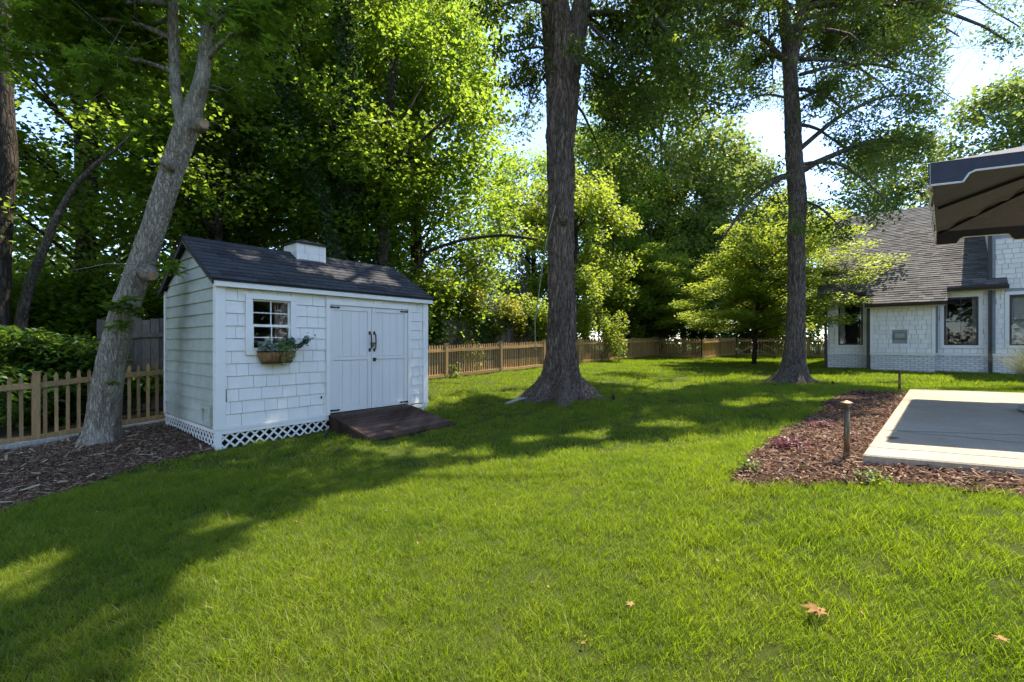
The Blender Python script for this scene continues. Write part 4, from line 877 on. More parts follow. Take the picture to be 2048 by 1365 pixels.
def roots(o, x, y, spec, mat, z0):
    for ang, L, r in spec:
        a = math.radians(ang); mb = MB(); pts = []; rr = []; w_ = rnd.uniform(-.3, .3)
        for i in range(8):
            t = i/7; d = .20+L*t; aa = a+w_*t*t; X, Y = x+math.cos(aa)*d, y+math.sin(aa)*d; pts.append((X-x, Y-y, g1(X, Y)+.26*(1-t)**2.2-.01*t-r*.15)); rr.append(r*(1-.72*t))
        mb.tube(pts, rr, 9); ob = mb.build('root', mat, o, smooth=True)
roots(oak, TX, TY, [(205, .85, .17), (232, .95, .15), (262, .55, .16), (292, .55, .16), (318, .80, .15), (345, .75, .14), (180, .8, .14), (25, .7, .14)], M['barkoak'], zb)
# pale exposed root in front
q0, q1 = G(1018, 808), G(1052, 799); o = MB().tube([(q0[0]-.1, q0[1]-.02, g1(*q0)-.01), (q0[0], q0[1], g1(*q0)+.015), ((q0[0]+q1[0])/2, (q0[1]+q1[1])/2, g1(*q1)+.03), (q1[0]+.15, q1[1]+.1, g1(*q1)+.01)], [.02, .035, .04, .03], 8).build('surface_root', simple('bare_root', (.36, .32, .27), .9, .3, 9, .5, 40), smooth=True); tag(o, 'short bare pale root lying in the grass left of the big trunk', 'root')
# burl and rope
bp = rel([P(1128, 425, TY-.33)], TX, TY)[0]; mb = MB(); mb.lathe([(.06, -.28), (.13, -.16), (.15, 0), (.12, .14), (.05, .25)], bp, 12); o = mb.build('burl', M['barkoak'], oak, smooth=True)
mb = MB()
for i in range(7): a = rnd.uniform(0, 6.28); mb.tube([bp, (bp[0]+.22*math.cos(a), bp[1]-.14-.1*rnd.random(), bp[2]+.25*math.sin(a)-.1)], [.012, .004], 4, False)
mb.build('sucker_twig', M['twig'], oak)
ra, rb = P(1111, 412, TY-.45), P(1071, 700, 11.8); mb = MB(); mb.tube([ra, P(1092, 490, 10.6), P(1077, 590, 11.2), P(1070, 640, 11.5), rb], .012, 6, False); o = mb.build('guy_rope', simple('pale_rope', (.38, .42, .32), .8, .1, 20, 0)); tag(o, 'thin pale rope hanging from the big oak down to the picket fence', 'rope')
mb = MB(); cl = []
fk = np.array(tp[8]); L_ = lambda *a, **k: cl.extend(limb_system(mb, *a, **k))
def tgt(px, py, Y): p = P(px, py, Y); return (p[0]-TX, p[1]-TY, p[2])
A = lambda i: np.array(tp[i]); B = lambda i: np.array(st[i])
# limbs that show at the top of the view
L_(B(2), tgt(1330, 90, 10.3), .085, 7, .62); L_(B(3), tgt(1390, 150, 9.6), .09, 8, .66); L_(B(2)+[0, 0, -.1], tgt(1290, 205, 9.9), .05, 6, .55)
L_(B(3), tgt(1420, -30, 9.0), .08, 7, .62); L_(A(7), tgt(1010, 110, 9.8), .045, 5, .42); L_(A(8), tgt(985, 20, 9.2), .06, 6, .5); L_(A(9), tgt(960, -90, 8.5), .07, 7, .6)
L_(B(3), tgt(1400, 230, 12.0), .07, 8, .7); L_(A(7), tgt(1050, 250, 12.6), .04, 5, .5); L_(A(6), tgt(1215, 330, 12.6), .05, 6, .6); L_(B(1), tgt(1300, 330, 12.8), .05, 6, .6)
for a_, b_, c_ in ((B(2), tgt(1250, 120, 11.2), .62), (B(3), tgt(1345, 50, 11.6), .66), (B(1), tgt(1235, 250, 11.6), .6), (B(3), tgt(1430, 110, 11.8), .62), (B(1), tgt(1330, 300, 12.2), .6), (A(7), tgt(1040, 160, 11.6), .5)): L_(a_, b_, .05, 6, c_)
# high crown, some unseen limbs added to shade shed and lawn
for (dx, dy, z) in ((-3.2, -1.5, 10.5), (-3.8, .8, 11.5), (-1.5, -3.2, 11.5), (1.2, -3.6, 11.2), (3.4, -2.0, 12), (3.6, 1.2, 12.4), (0, 3.6, 12), (-2.8, 2.8, 13), (-2.2, -2.6, 13.5), (1.8, -1.8, 14.5), (0, 0, 16), (-1.6, .8, 15), (2.2, 2.4, 14.5), (-4.6, -.6, 13), (3.9, -3.2, 10.2), (-.6, -2.1, 15.2), (-4.2, -2.6, 11.9), (-3.4, -3.6, 13.2), (-5.0, 1.4, 10.6), (-4.6, -1.9, 14.8), (.2, -4.6, 10.8), (.8, -5.0, 11.4), (-.6, -4.1, 11.2), (-1.4, -4.7, 11.8), (-.4, -5.4, 12.4), (-2.4, -4.4, 11), (1.2, -4.9, 11.2), (1.9, -5.3, 12.4), (.4, -5.8, 11.6)):
    s_ = A(9) if dx < .5 else B(4); s_ = s_*.6+(A(10) if dx < .5 else B(5))*.4*rnd.random()+s_*.4*rnd.random()*0; s_ = A(9)+(A(10)-A(9))*rnd.random() if dx < .5 else B(3)+(B(4)-B(3))*rnd.random(); L_(s_, (dx, dy, z), .075, 7, .85)
mb.build('branch', M['barkoak2'], oak, smooth=True); tag(leaves('crown', M['oakleaf'], sun_gaps(clumps_pts(open_to_sun(cl, TX, TY), 150), TX, TY), .105, T_OAK, oak, .25, .4))
sp_ = [(*tgt(px, py, Y_), .30) for px, py, Y_ in ((1330, 130, 9.4), (1360, 170, 9.4), (1395, 120, 9.3), (1420, 165, 9.4), (1350, 90, 9.3), (1450, 140, 9.5), (1380, 210, 9.6), (1310, 180, 9.6), (1480, 170, 9.7), (1410, 80, 9.4))]
leaves('leaf_spray', M['brightleaf'], clumps_pts(sp_, 260), .10, T_OAK, oak, .2, .5)['kind'] = 'stuff'
# --- slimmer oak
UX, UY = 7.48, 12.2; zb2 = g1(UX, UY); oak2 = tree_root('oak_tree', UX, UY, 'slimmer straight oak with long side limbs, between the big oak and the house')
p2 = lambda px, py, Y=UY: P(px, py, Y)
tp = rel([(p2(1582, 0)[0], UY, zb2-.1), p2(1586, 735), p2(1590, 690), p2(1594, 571), p2(1592, 470), p2(1595, 400), p2(1588, 299), p2(1580, 145), p2(1576, 90), p2(1562, 0), p2(1545, -200), (p2(1520, 0)[0], UY, 14.5)], UX, UY)
trunk('trunk', tp, [.38, .265, .23, .20, .20, .21, .195, .165, .155, .13, .10, .03], M['barkoak2'], oak2, 48, .34, .22, 6, .07, seed=5)
st = rel([p2(1582, 140), p2(1594, 70), p2(1603, 0), p2(1625, -200), (p2(1680, 0)[0], UY, 13)], UX, UY); trunk('stem', st, [.13, .14, .13, .09, .02], M['barkoak2'], oak2, 28, 0, 1, 5, .06, seed=6)
roots(oak2, UX, UY, [(200, .55, .11), (240, .5, .11), (280, .45, .11), (325, .6, .11), (0, .5, .1), (160, .5, .1)], M['barkoak2'], zb2)
mb = MB(); cl = []
def tgt(px, py, Y): p = P(px, py, Y); return (p[0]-UX, p[1]-UY, p[2])
K = lambda px, py, Y=UY: np.array(tgt(px, py, Y))
L_(K(1588, 350), tgt(1430, 500, 11.2), .075, 8, .48, sag=.10); L_(K(1592, 345), tgt(1480, 410, 12.8), .05, 6, .45)
L_(K(1600, 345), tgt(1850, 285, 11.5), .085, 9, .62); L_(K(1598, 300), tgt(1830, 190, 12.4), .07, 8, .6); L_(K(1590, 180), tgt(1700, 230, 10.8), .06, 7, .55)
L_(K(1578, 130), tgt(1440, 40, 11.6), .08, 8, .55); L_(K(1580, 200), tgt(1470, 215, 11.8), .04, 4, .36); L_(K(1605, 0), tgt(1985, 90, 13.0), .10, 11, .70); L_(K(1605, 10), tgt(1850, 120, 13.2), .07, 8, .7); L_(K(1603, 40), tgt(1925, 70, 13.6), .07, 9, .7); L_(K(1603, 60), tgt(1710, 60, 12.9), .06, 7, .7); L_(K(1603, 0), tgt(2020, 40, 14.4), .07, 9, .75); L_(K(1600, 150), tgt(1900, 210, 13.8), .05, 7, .5); L_(K(1605, -20), tgt(1940, -20, 13.0), .07, 9, .7); L_(K(1603, 120), tgt(1800, 190, 13.2), .06, 7, .6); L_(K(1570, 120), tgt(1500, 130, 13), .05, 6, .55); L_(K(1603, 20), tgt(1880, 20, 12.0), .08, 9, .62)
L_(K(1600, 60), tgt(1780, 130, 10.3), .07, 8, .6); L_(K(1560, 20), tgt(1480, -60, 10.4), .07, 7, .6); L_(K(1605, -10), tgt(1760, -60, 9.5), .08, 8, .65); L_(K(1596, 400), tgt(1690, 470, 11.6), .045, 6, .36, sag=.15); L_(K(1600, 330), tgt(1790, 420, 11.0), .05, 7, .36, sag=.2)
L_(K(1610, -40), tgt(2080, -20, 13.6), .09, 10, .7); L_(K(1600, 250), tgt(1730, 330, 13), .05, 6, .5); L_(K(1598, 120), tgt(1650, 110, 13.4), .05, 6, .6); L_(K(1600, 200), tgt(1680, 180, 11.6), .05, 6, .6)
for (dx, dy, z) in ((-3, -1, 10.5), (-3.5, 1.5, 11.3), (-1.2, -3.2, 11), (1.5, -3.4, 11.2), (3.4, -1.6, 11), (4, 1.2, 11.5), (0, 3.4, 12), (-2, 2.2, 13), (2.0, 2.6, 13), (0, -.8, 15), (-1.6, -2, 13.4), (2.4, -1.8, 13.2), (3, 6, 11.5), (4.6, 5, 10.5), (1.5, 5, 12.5), (5.2, 2.6, 11)): L_(np.array(tp[9])+(np.array(tp[10])-np.array(tp[9]))*rnd.random(), (dx, dy, z), .06, 7, .8)
mb.build('branch', M['barkoak2'], oak2, smooth=True); leaves('crown', M['oakleaf'], sun_gaps(clumps_pts(open_to_sun(cl, UX, UY), 170), UX, UY), .095, T_OAK, oak2, .25, .4)
# --- leaning pale maple by the shed
MX, MY = -6.05, 6.72; zb3 = g1(MX, MY); mp_ = tree_root('maple_tree', MX, MY, 'pale barked leaning maple growing in the mulch bed beside the shed')
p3 = lambda px, py, Y=MY: P(px, py, Y)
tp = rel([(P(200, 0, MY)[0], MY, zb3-.1), p3(205, 860), p3(213, 790), p3(228, 700), p3(246, 630), p3(280, 540), p3(305, 465), p3(325, 400), p3(345, 335), p3(368, 270), p3(385, 225), p3(402, 175), p3(412, 110), p3(420, 0), p3(428, -150), p3(440, -420)], MX, MY)
trunk('trunk', tp, [.245, .205, .185, .17, .162, .158, .150, .146, .144, .16, .13, .10, .083, .074, .06, .02], M['barkmaple'], mp_, 48, .10, .16, 5, .05, seed=8)
st = rel([p3(372, 262), p3(360, 225), p3(351, 180), p3(348, 100), p3(346, 0), p3(340, -160), p3(335, -350)], MX, MY); trunk('stem', st, [.11, .085, .075, .065, .06, .05, .02], M['barkmaple'], mp_, 24, 0, 1, 5, .05, seed=9)
def stub(px, py, ang, r, ln, Y=MY-.17):
    c = Vector(P(px, py, Y)); a = math.radians(ang); d = Vector((math.cos(a)*.8, -.55, math.sin(a)*.8)).normalized(); c = c-Vector((MX, MY, 0))
    ob = MB().tube([c-d*.10, c, c+d*ln*.7, c+d*ln], [r*1.5, r*1.25, r, r*.92], 14).build('branch_stub', M['barkmaple'], mp_, smooth=True); MB().tube([c+d*ln, c+d*(ln+.004)], [r*.8, r*.75], 14).build('cut_face', M['cutwood'], ob)
stub(404, 250, -10, .075, .07); stub(335, 328, 160, .06, .08); stub(300, 548, -25, .085, .11, MY-.14)
mb = MB(); mb.tube([rel([P(290, 535, MY-.2)], MX, MY)[0], rel([P(270, 529, 6.4)], MX, MY)[0], rel([P(215, 528, 6.3)], MX, MY)[0], rel([P(140, 542, 6.2)], MX, MY)[0]], [.010, .008, .006, .002], 5, False); mb.tube([rel([P(245, 529, 6.35)], MX, MY)[0], rel([P(225, 510, 6.3)], MX, MY)[0]], [.004, .002], 4, False)
mb.tube([rel([P(425, 170, MY)], MX, MY)[0], rel([P(455, 182, 6.6)], MX, MY)[0], rel([P(490, 160, 6.5)], MX, MY)[0]], [.008, .006, .003], 5, False)
cl = []
def tgt(px, py, Y): p = P(px, py, Y); return (p[0]-MX, p[1]-MY, p[2])
K = lambda px, py, Y=MY: np.array(tgt(px, py, Y))
for a, b, r, n_, c in ((K(350, 150), tgt(200, 120, 6.0), .04, 7, .42), (K(348, 80), tgt(120, 40, 6.2), .045, 8, .46), (K(415, 120), tgt(505, 60, 6.3), .04, 7, .36), (K(420, 60), tgt(560, -10, 6.6), .04, 7, .4),
                      (K(346, 10), tgt(40, 110, 6.6), .05, 9, .48), (K(400, 180), tgt(480, 210, 7.1), .025, 5, .25), (K(346, 0), tgt(20, -60, 6.0), .05, 8, .5), (K(425, -40), tgt(420, 30, 5.6), .03, 6, .34), (K(425, -80), tgt(610, -120, 6.2), .05, 7, .5), (K(346, -60), tgt(230, -60, 5.6), .05, 8, .45),
                      (K(430, -200), tgt(350, -260, 6), .05, 8, .6), (K(430, -250), tgt(520, -300, 7), .05, 8, .6), (K(440, -400), tgt(430, -520, 7.2), .05, 8, .7), (K(340, -300), tgt(160, -300, 6.4), .05, 8, .6), (K(346, 30), tgt(150, 200, 7.2), .035, 7, .42), (K(348, 60), tgt(300, 130, 7.2), .03, 6, .36)): L_(a, b, r, n_, c)
mb.build('branch', M['barkmaple'], mp_, smooth=True)['kind'] = 'stuff'; leaves('crown', M['mapleleaf'], clumps_pts([c for c in cl if not (c[1] < .15 and -.2-.09*(c[2]-5) < c[0]-(1.16 if c[2] > 5.3 else 1.2) < 1.0 and c[2] < 6.35 and c[2] > 3.9) and not (c[1] < .15 and .75 < c[0] < 1.9 and c[2] < 6.0)], 75), .15, T_LOBE, mp_, .55, .5)
sp_ = [tgt(250, 618, MY-.28), tgt(222, 612, MY-.3), tgt(275, 625, MY-.25), tgt(262, 600, MY-.3), tgt(240, 650, MY-.25)]
leaves('trunk_sprout', M['mapleleaf'], np.concatenate([blob(p, (.14, .06, .08), 13) for p in sp_]+[blob(tgt(345, 540, 6.0), (.13, .1, .12), 16), blob(tgt(222, 765, MY-.3), (.09, .05, .03), 7)]), .17, T_LOBE, mp_, .6, .2)['kind'] = 'stuff'
# --- bright dogwood in front of the house end, layered
def layered(name, x, y, label, H, R, mat, nl, n, size, low=.25, cat='tree', tx=0, ty=0, bark='barkdark'):
    o = tree_root(name, x, y, label, cat); z0 = g1(x, y); mb = MB(); mb.tube([(0, 0, z0-.1), (.1, .05, z0+H*.3), (tx*.3, ty*.3, z0+H*.6)], [.10, .075, .05], 10); mb.build('trunk', M[bark], o, smooth=True)
    mb = MB(); pts = []
    for k in range(nl):
        a = 2.4*k+rnd.random(); t = low+(1-low)*((k+.5)/nl); rr = R*math.sqrt(max(.05, 1-((t-.35)/.68)**2))*(.75+.35*rnd.random()); e_ = np.array([rr*math.cos(a)+tx*t, rr*math.sin(a)+ty*t, z0+H*t])
        p = bez((tx*.3*t, ty*.3*t, z0+H*t*.7), e_, .05, 6, .15); mb.tube(p, np.linspace(.03, .006, 6), 5, False)
        for j in range(6): q = p[2+j % 4]+rng.normal(size=3)*np.array([.4, .4, .10])*R*.30; pts.append(blob(q, (R*.22, R*.22, H*.035), n//nl//6))
        pts.append(blob(e_, (R*.20, R*.20, H*.035), n//nl//6))
    mb.build('branch', M[bark], o); leaves('crown', M[mat], np.concatenate(pts), size, T_WIDE, o, .7, .1); return o
layered('dogwood_tree', 10.1, 19.0, 'bright yellow-green layered tree spreading in front of the house corner', 5.9, 3.3, 'brightleaf', 40, 50000, .095, tx=.5, ty=-.9)
layered('dogwood_tree', 7.9, 22.6+3.4, 'layered light green tree beyond the fence corner, left of the slimmer oak', 6.2, 3.2, 'brightleaf', 30, 26000, .11)
# --- woodland: several shared crowns, each tree an individual
def crown_mesh(nm, mat, H, R, k, n, size, low, seed, flat=.75):
    r_ = np.random.default_rng(seed); th = r_.random(k)*6.283; t = low+(1-low)*r_.random(k); prof = np.sin(np.clip((t-low)/(1-low), 0, 1)*math.pi*.86+.28)**.7; rr = R*prof*(.35+.65*r_.random(k)**.5)
    c = np.stack([rr*np.cos(th), rr*np.sin(th), H*t, R*(.20+.16*r_.random(k))], 1)
    m = np.maximum(8, (n*c[:, 3]**2/np.sum(c[:, 3]**2)).astype(int)); pts = np.concatenate([blob(a[:3], (a[3], a[3], a[3]*flat), b, 2.0) for a, b in zip(c, m)])
    V_, F_ = leaf_arrays(pts, size, T_WIDE, .35, .3); ob = mesh_np(nm, V_, F_, 4, mat); me = ob.data; bpy.data.objects.remove(ob)
    mb = MB()
    for i in range(0, k, 2): mb.tube([(0, 0, max(.15*H, c[i, 2]-rr[i]*.7)), (c[i, 0]*.5, c[i, 1]*.5, c[i, 2]-rr[i]*.25), tuple(c[i, :3])], [.06, .035, .012], 4, False)
    mb.tube([(0, 0, -.2), (.15, .1, H*.3), (-.1, .1, H*.6), (0, 0, H*.93)], [.24, .19, .12, .03], 10, False)
    tm = bpy.data.meshes.new('trunk'); tm.from_pydata(mb.v, [], mb.f); tm.materials.append(M['barkdark']); return me, tm
VAR = [crown_mesh('crown', M['woodleaf'], 15, 3.6, 90, 24000, .15, .13, 21), crown_mesh('crown', M['woodleaf'], 17, 3.2, 90, 24000, .148, .22, 22), crown_mesh('crown', M['woodleaf'], 13, 3.9, 90, 24000, .15, .08, 23),
       crown_mesh('crown', M['brightleaf'], 9, 3.0, 60, 20000, .14, .10, 24), crown_mesh('crown', M['farleaf'], 16, 5.0, 110, 24000, .24, .2, 25), crown_mesh('crown', M['oakleaf'], 16, 3.4, 80, 15000, .17, .3, 26)]
def wtree(v, x, y, sc, label, rz=None, group='woodland trees beyond the fences', sz=None, name='woodland_tree'):
    o = empty(name, (x, y, g1(x, y)), rnd.random()*6.28 if rz is None else rz, label=label, cat='tree', group=group); me, tm = VAR[v]
    s = (sc, sc, sz or sc*rnd.uniform(.9, 1.12))
    for nm, m_ in (('crown', me), ('trunk', tm)):
        c = bpy.data.objects.new(nm, m_); COL.objects.link(c); c.parent = o; c.scale = s
    return o
for v, x, y, sc, lb in (
    (2, -13.5, 9.5, .9, 'dense tree filling the upper corner behind the dark trunk'), (0, -11.6, 12.5, 1.0, 'leafy tree behind the laurel and the leaning grey trunk'), (5, -9.2, 14.0, .95, 'dark tree between the leaning maple trunk and its left neighbour'),
    (2, -8.2, 12.6, .72, 'shorter dark tree right behind the maple trunk and shed gable'), (0, -7.2, 16.2, 1.05, 'tall leafy tree directly above the shed gable peak'), (1, -5.4, 14.6, .95, 'tree directly behind the shed roof, left of the cupola'), 
    (2, -3.6, 17.6, 1.0, 'tree above and right of the shed cupola'), (0, -4.0, 18.2, 1.12, 'tall tree with sunlit edge against the sky gap left of the big oak'), (3, 3.3, 24.5, 1.05, 'sunlit tree just right of the big oak trunk'),
    (3, 1.2, 27.5, 1.1, 'pale sunlit tree right behind the big oak'), (1, 6.0, 28.5, 1.0, 'woodland tree over the far end of the long fence'), (2, 8.6, 30.5, .9, 'broad dark tree behind the fence corner'), (4, 12.5, 33.0, .82, 'tree rising behind the picket gate'),
    (0, 5.4, 33.0, 1.0, 'distant tree in the notch of sky between the two oaks'), (4, 17.5, 34.5, .85, 'pale tree behind the house roof, left of the umbrella'), (4, 33.0, 30.0, 1.0, 'far tree showing above the umbrella at the picture edge'), (4, 31.5, 37.5, .98, 'far round-topped tree left of the umbrella top'), (2, 15.3, 29.5, .62, 'small dark tree behind the fence stub beside the house'),
    (0, -15.5, 16.5, 1.25, 'tall background tree far behind the leaning grey trunk'), (1, -11.5, 20.5, 1.35, 'tall background tree high over the leaning maple'), (0, -6.2, 23.0, 1.4, 'tall background tree high over the shed'), (2, 10.5, 37.0, 1.0, 'background tree over the gate, deep in the wood'), (4, 10.6, 32.5, 1.12, 'rounded background tree in the sky gap left of the slimmer oak'), (2, 1.0, 31.0, 1.05, 'background tree low in the gap left of the big oak'), (5, -14.8, 5.2, .9, 'tree outside the fence at the far edge of the lawn'),
    (2, 11.8, 29.5, .66, 'low dark tree right behind the gate posts'), (2, 6.9, 27.2, .6, 'low dark tree where the long fence ends'), (3, 16.6, 27.0, .95, 'sunlit tree poking over the left end of the house roof')):
    wtree(v, x, y, sc, lb)
# dark mass of far wood that closes the view low down
pts = []
for i in range(150):
    a = rnd.uniform(-50, 46); d_ = rnd.uniform(36, 46); x, y = d_*math.sin(math.radians(a)), d_*math.cos(math.radians(a)); 
    if y < 6: continue
    pts.append(blob((x, y, rnd.uniform(.5, 7.5)), (2.2, 1.6, 1.7), 230))
for i in range(60): x = rnd.uniform(-26, -17); y = rnd.uniform(2, 26); pts.append(blob((x, y, rnd.uniform(.3, 9)), (1.6, 2.0, 1.6), 260))
tag(leaves('distant_woodland', M['farleaf'], np.concatenate(pts), .30, T_WIDE, None, .4, .2), kind='stuff')
pts = []  # leaf masses out of view, added so the windows reflect dark foliage
for i in range(170): x = rnd.uniform(-26, 34); pts.append(blob((x, rnd.uniform(-19, -14), rnd.uniform(.5, 9.5)), (1.9, 1.6, 1.6), 300))
for i in range(110): pts.append(blob((rnd.uniform(25, 31), rnd.uniform(-16, 10), rnd.uniform(.5, 8.5)), (1.6, 1.9, 1.6), 300))
tag(leaves('unseen_tree_line', M['farleaf'], np.concatenate(pts), .38, T_WIDE, None, .4, .2), kind='stuff')
# visible single trunks in the wood
def bare_trunk(pts, r, label, mat='barkdark', ivy=0, forks=(), name='woodland_tree', taper=.7):
    x, y = pts[0][0], pts[0][1]; z = g1(x, y); o = tree_root(name, x, y, label); pp = [(pts[0][0], pts[0][1], z-.1)]+list(pts[0:]); pp = rel(pp, x, y)
    trunk('trunk', pp, np.linspace(r*1.12, r*taper, len(pp)), M[mat], o, 24, r*.4, .2, 5, .06, seed=len(label))
    mb = MB()
    for f, r2 in forks: mb.tube(rel(f, x, y), np.linspace(r2, r2*.45, len(f)), 9)
    if forks: mb.build('limb', M[mat], o, smooth=True)
    if ivy:
        P_ = np.array(pp); s = np.linspace(0, 1, ivy); idx = np.array([np.interp(s*(len(P_)-1), np.arange(len(P_)), P_[:, k]) for k in range(3)]).T; an = rng.random(ivy)*6.28; rr = r*(1.0+.75*rng.random(ivy)**2); q = idx+np.stack([np.cos(an)*rr, np.sin(an)*rr, rng.normal(size=ivy)*.08], 1)
        leaves('ivy', M['ivyleaf'], q, .10, T_WIDE, o, .1, .6)
    return o
bare_trunk([P(-4, 620, 9.0), P(2, 420, 9.0), P(16, 330, 9.0), P(8, 180, 9.0), P(0, -200, 9.0)], .17, 'dark rough trunk standing at the picture edge behind the laurel')
bare_trunk([P(42, 640, 9.6), P(60, 565, 9.6), P(88, 500, 9.6), P(110, 440, 9.6), P(150, 370, 9.7), P(195, 325, 9.8), P(232, 300, 9.9), P(262, 270, 10.0)], .10, 'thin grey trunk leaning right behind the laurel hedge', 'barkoak2', taper=.18)
bare_trunk([P(690, 600, 13.2), P(690, 500, 13.2), P(700, 400, 13.2), P(712, 250, 13.2), P(695, 90, 13.2), P(685, -120, 13.2)], .24, 'upright trunk wrapped in dark ivy above the cupola', ivy=9000)
bare_trunk([P(682, 600, 12.6), P(672, 500, 12.6), P(648, 400, 12.6), P(605, 300, 12.7), P(575, 200, 12.8), P(548, 110, 13), P(535, -20, 13)], .15, 'ivy-covered trunk leaning left above the cupola', ivy=6000)
bare_trunk([P(765, 640, 13.8), P(765, 500, 13.8), P(764, 380, 13.8), P(770, 320, 13.8), P(772, 270, 13.8), P(790, 120, 13.9)], .17, 'brown forked trunk right of the cupola', ivy=1500, forks=[([P(768, 350, 13.7), P(800, 315, 13.6), P(835, 290, 13.5), P(900, 230, 13.2)], .09), ([P(772, 300, 13.8), P(800, 250, 13.9), P(850, 160, 14)], .06)])
bare_trunk([P(490, 600, 14.5), P(492, 400, 14.5), P(497, 200, 14.5), P(500, -60, 14.5)], .16, 'straight dark trunk behind the shed roof ridge', ivy=1500)
for i, (px, Y_, r, dx) in enumerate(((1222, 24.5, .07, 6), (1262, 26.5, .10, -14), (1283, 26.0, .06, 22), (1325, 28.5, .11, 4), (1405, 29, .09, -10))):
    bare_trunk([P(px, 690, Y_), P(px+dx*.5, 560, Y_), P(px+dx, 440, Y_)], r, ('slender trunk nearest the big oak among the far stems', 'second far stem from the big oak, leaning slightly', 'thin far stem leaning right beyond the long fence', 'thicker far stem above the fence corner', 'far stem between fence corner and gate')[i])
# a long low bough across the gap
ob = P(960, 480, 14.5); bare_trunk([P(800, 640, 14.4), P(815, 560, 14.4), P(860, 500, 14.4), P(930, 478, 14.2), P(1010, 470, 14), P(1075, 480, 13.8)], .06, 'tree with a long dark bough arching over the yellow shrubs')
# --- shrubs and creepers
def shrub(name, label, x, y, H, R, mat, n, size, tmpl=T_WIDE, k=16, z0=None, cat='shrub', up=.45, group=None):
    o = empty(name, (x, y, 0), label=label, cat=cat, group=group); zz = g1(x, y) if z0 is None else z0; pts = []; mb = MB()
    for i in range(k):
        a = rnd.random()*6.28; t = rnd.random(); rr = R*math.sqrt(1-(t*.85)**2)*rnd.random()**.4; c = (rr*math.cos(a), rr*math.sin(a), zz+H*(.12+.80*t)); pts.append(blob(c, (R*.34, R*.34, H*.17), n//k, 2.4)); mb.tube([(rr*.15*math.cos(a), rr*.15*math.sin(a), zz-.05), (c[0]*.6, c[1]*.6, zz+(c[2]-zz)*.6), c], [.018, .012, .005], 4, False)
    mb.build('stem', M['twig'], o); leaves('foliage', M[mat], np.concatenate(pts), size, tmpl, o, up, .2); return o
for (px, Y_, H, R, lb) in ((30, 8.4, 1.75, .85, 'glossy laurel at the picture edge behind the fence'), (110, 8.7, 1.65, .9, 'glossy laurel between the edge laurel and the leaning maple'), (190, 9.2, 1.45, .85, 'glossy laurel right behind the leaning maple trunk'), (260, 9.7, 1.1, .7, 'small laurel between the maple trunk and the shed')):
    p = P(px, 690, Y_); shrub('laurel_shrub', lb, p[0], p[1], H, R, 'laurel', 3200, .13, T_OAK, 20, group='laurel hedge behind the fence')
for (px, Y_, H, R, m_, n, s_, lb) in ((905, 17.8, 3.6, 1.5, 'yellowleaf', 7000, .10, 'yellow-green shrub glowing above the plank fence beside the shed'), (985, 18.8, 3.2, 1.4, 'yellowleaf', 7000, .10, 'golden shrub in the middle of the gap above the ivy fence'), (1050, 20.0, 3.4, 1.5, 'brightleaf', 6000, .10, 'green shrub touching the big oak trunk on its left'), (945, 20.5, 5.3, 1.7, 'pinkleaf', 5000, .11, 'greyish pink crape myrtle behind the yellow shrubs'), (1010, 22, 5.0, 1.5, 'pinkleaf', 4000, .11, 'second greyish crape myrtle nearer the big oak'),
    (860, 16.6, 3.9, 1.3, 'brightleaf', 5500, .10, 'bright shrub at the right end of the shed roof'), (1190, 20.5, 4.2, 1.3, 'brightleaf', 7000, .10, 'sunlit leafy shrub behind the fence right of the big oak'), (1245, 24.5, 4.2, 1.5, 'woodleaf', 5000, .11, 'darker shrub behind the long fence'), (1330, 27.4, 2.9, 1.5, 'woodleaf', 5000, .12, 'dark bush where the long fence ends'), (1400, 27.8, 3.6, 1.9, 'ivyleaf', 6000, .13, 'dark evergreen bush left of the gate'),
    (1470, 28.5, 4.2, 1.8, 'woodleaf', 5500, .13, 'evergreen bush behind the gate post'), (1545, 28.0, 4.0, 1.6, 'brightleaf', 5500, .12, 'sunlit bush showing behind the slimmer oak'), (1640, 27.5, 3.6, 1.6, 'woodleaf', 5000, .12, 'bush filling the gap beside the house wall'), (1290, 25.9, 2.4, 1.2, 'ivyleaf', 4000, .12, 'ivy mound on the far plank fence end')):
    p = P(px, 690, Y_); shrub('shrub', lb, p[0], p[1], H, R, m_, n, s_, group='shrubs beyond the fences')
for i, (px, Y_, H, R, lb) in enumerate(((395, 11.6, 3.4, 1.5, 'dark understorey bush behind the shed gable'), (545, 12.8, 3.6, 1.6, 'dark understorey bush left of the cupola'), (700, 14.4, 3.8, 1.6, 'dark understorey bush right of the cupola'), (120, 11.5, 3.0, 1.8, 'dark understorey bush behind the leaning grey trunk'), (10, 10.5, 3.4, 1.6, 'dark understorey bush at the picture edge'), (235, 12.5, 3.2, 1.6, 'dark understorey bush behind the maple trunk'), (800, 15.4, 3.4, 1.3, 'dark understorey bush behind the right half of the shed roof'))):
    p = P(px, 690, Y_); shrub('shrub', lb, p[0], p[1], H, R, 'woodleaf', 6500, .12, group='understorey bushes behind the shed')
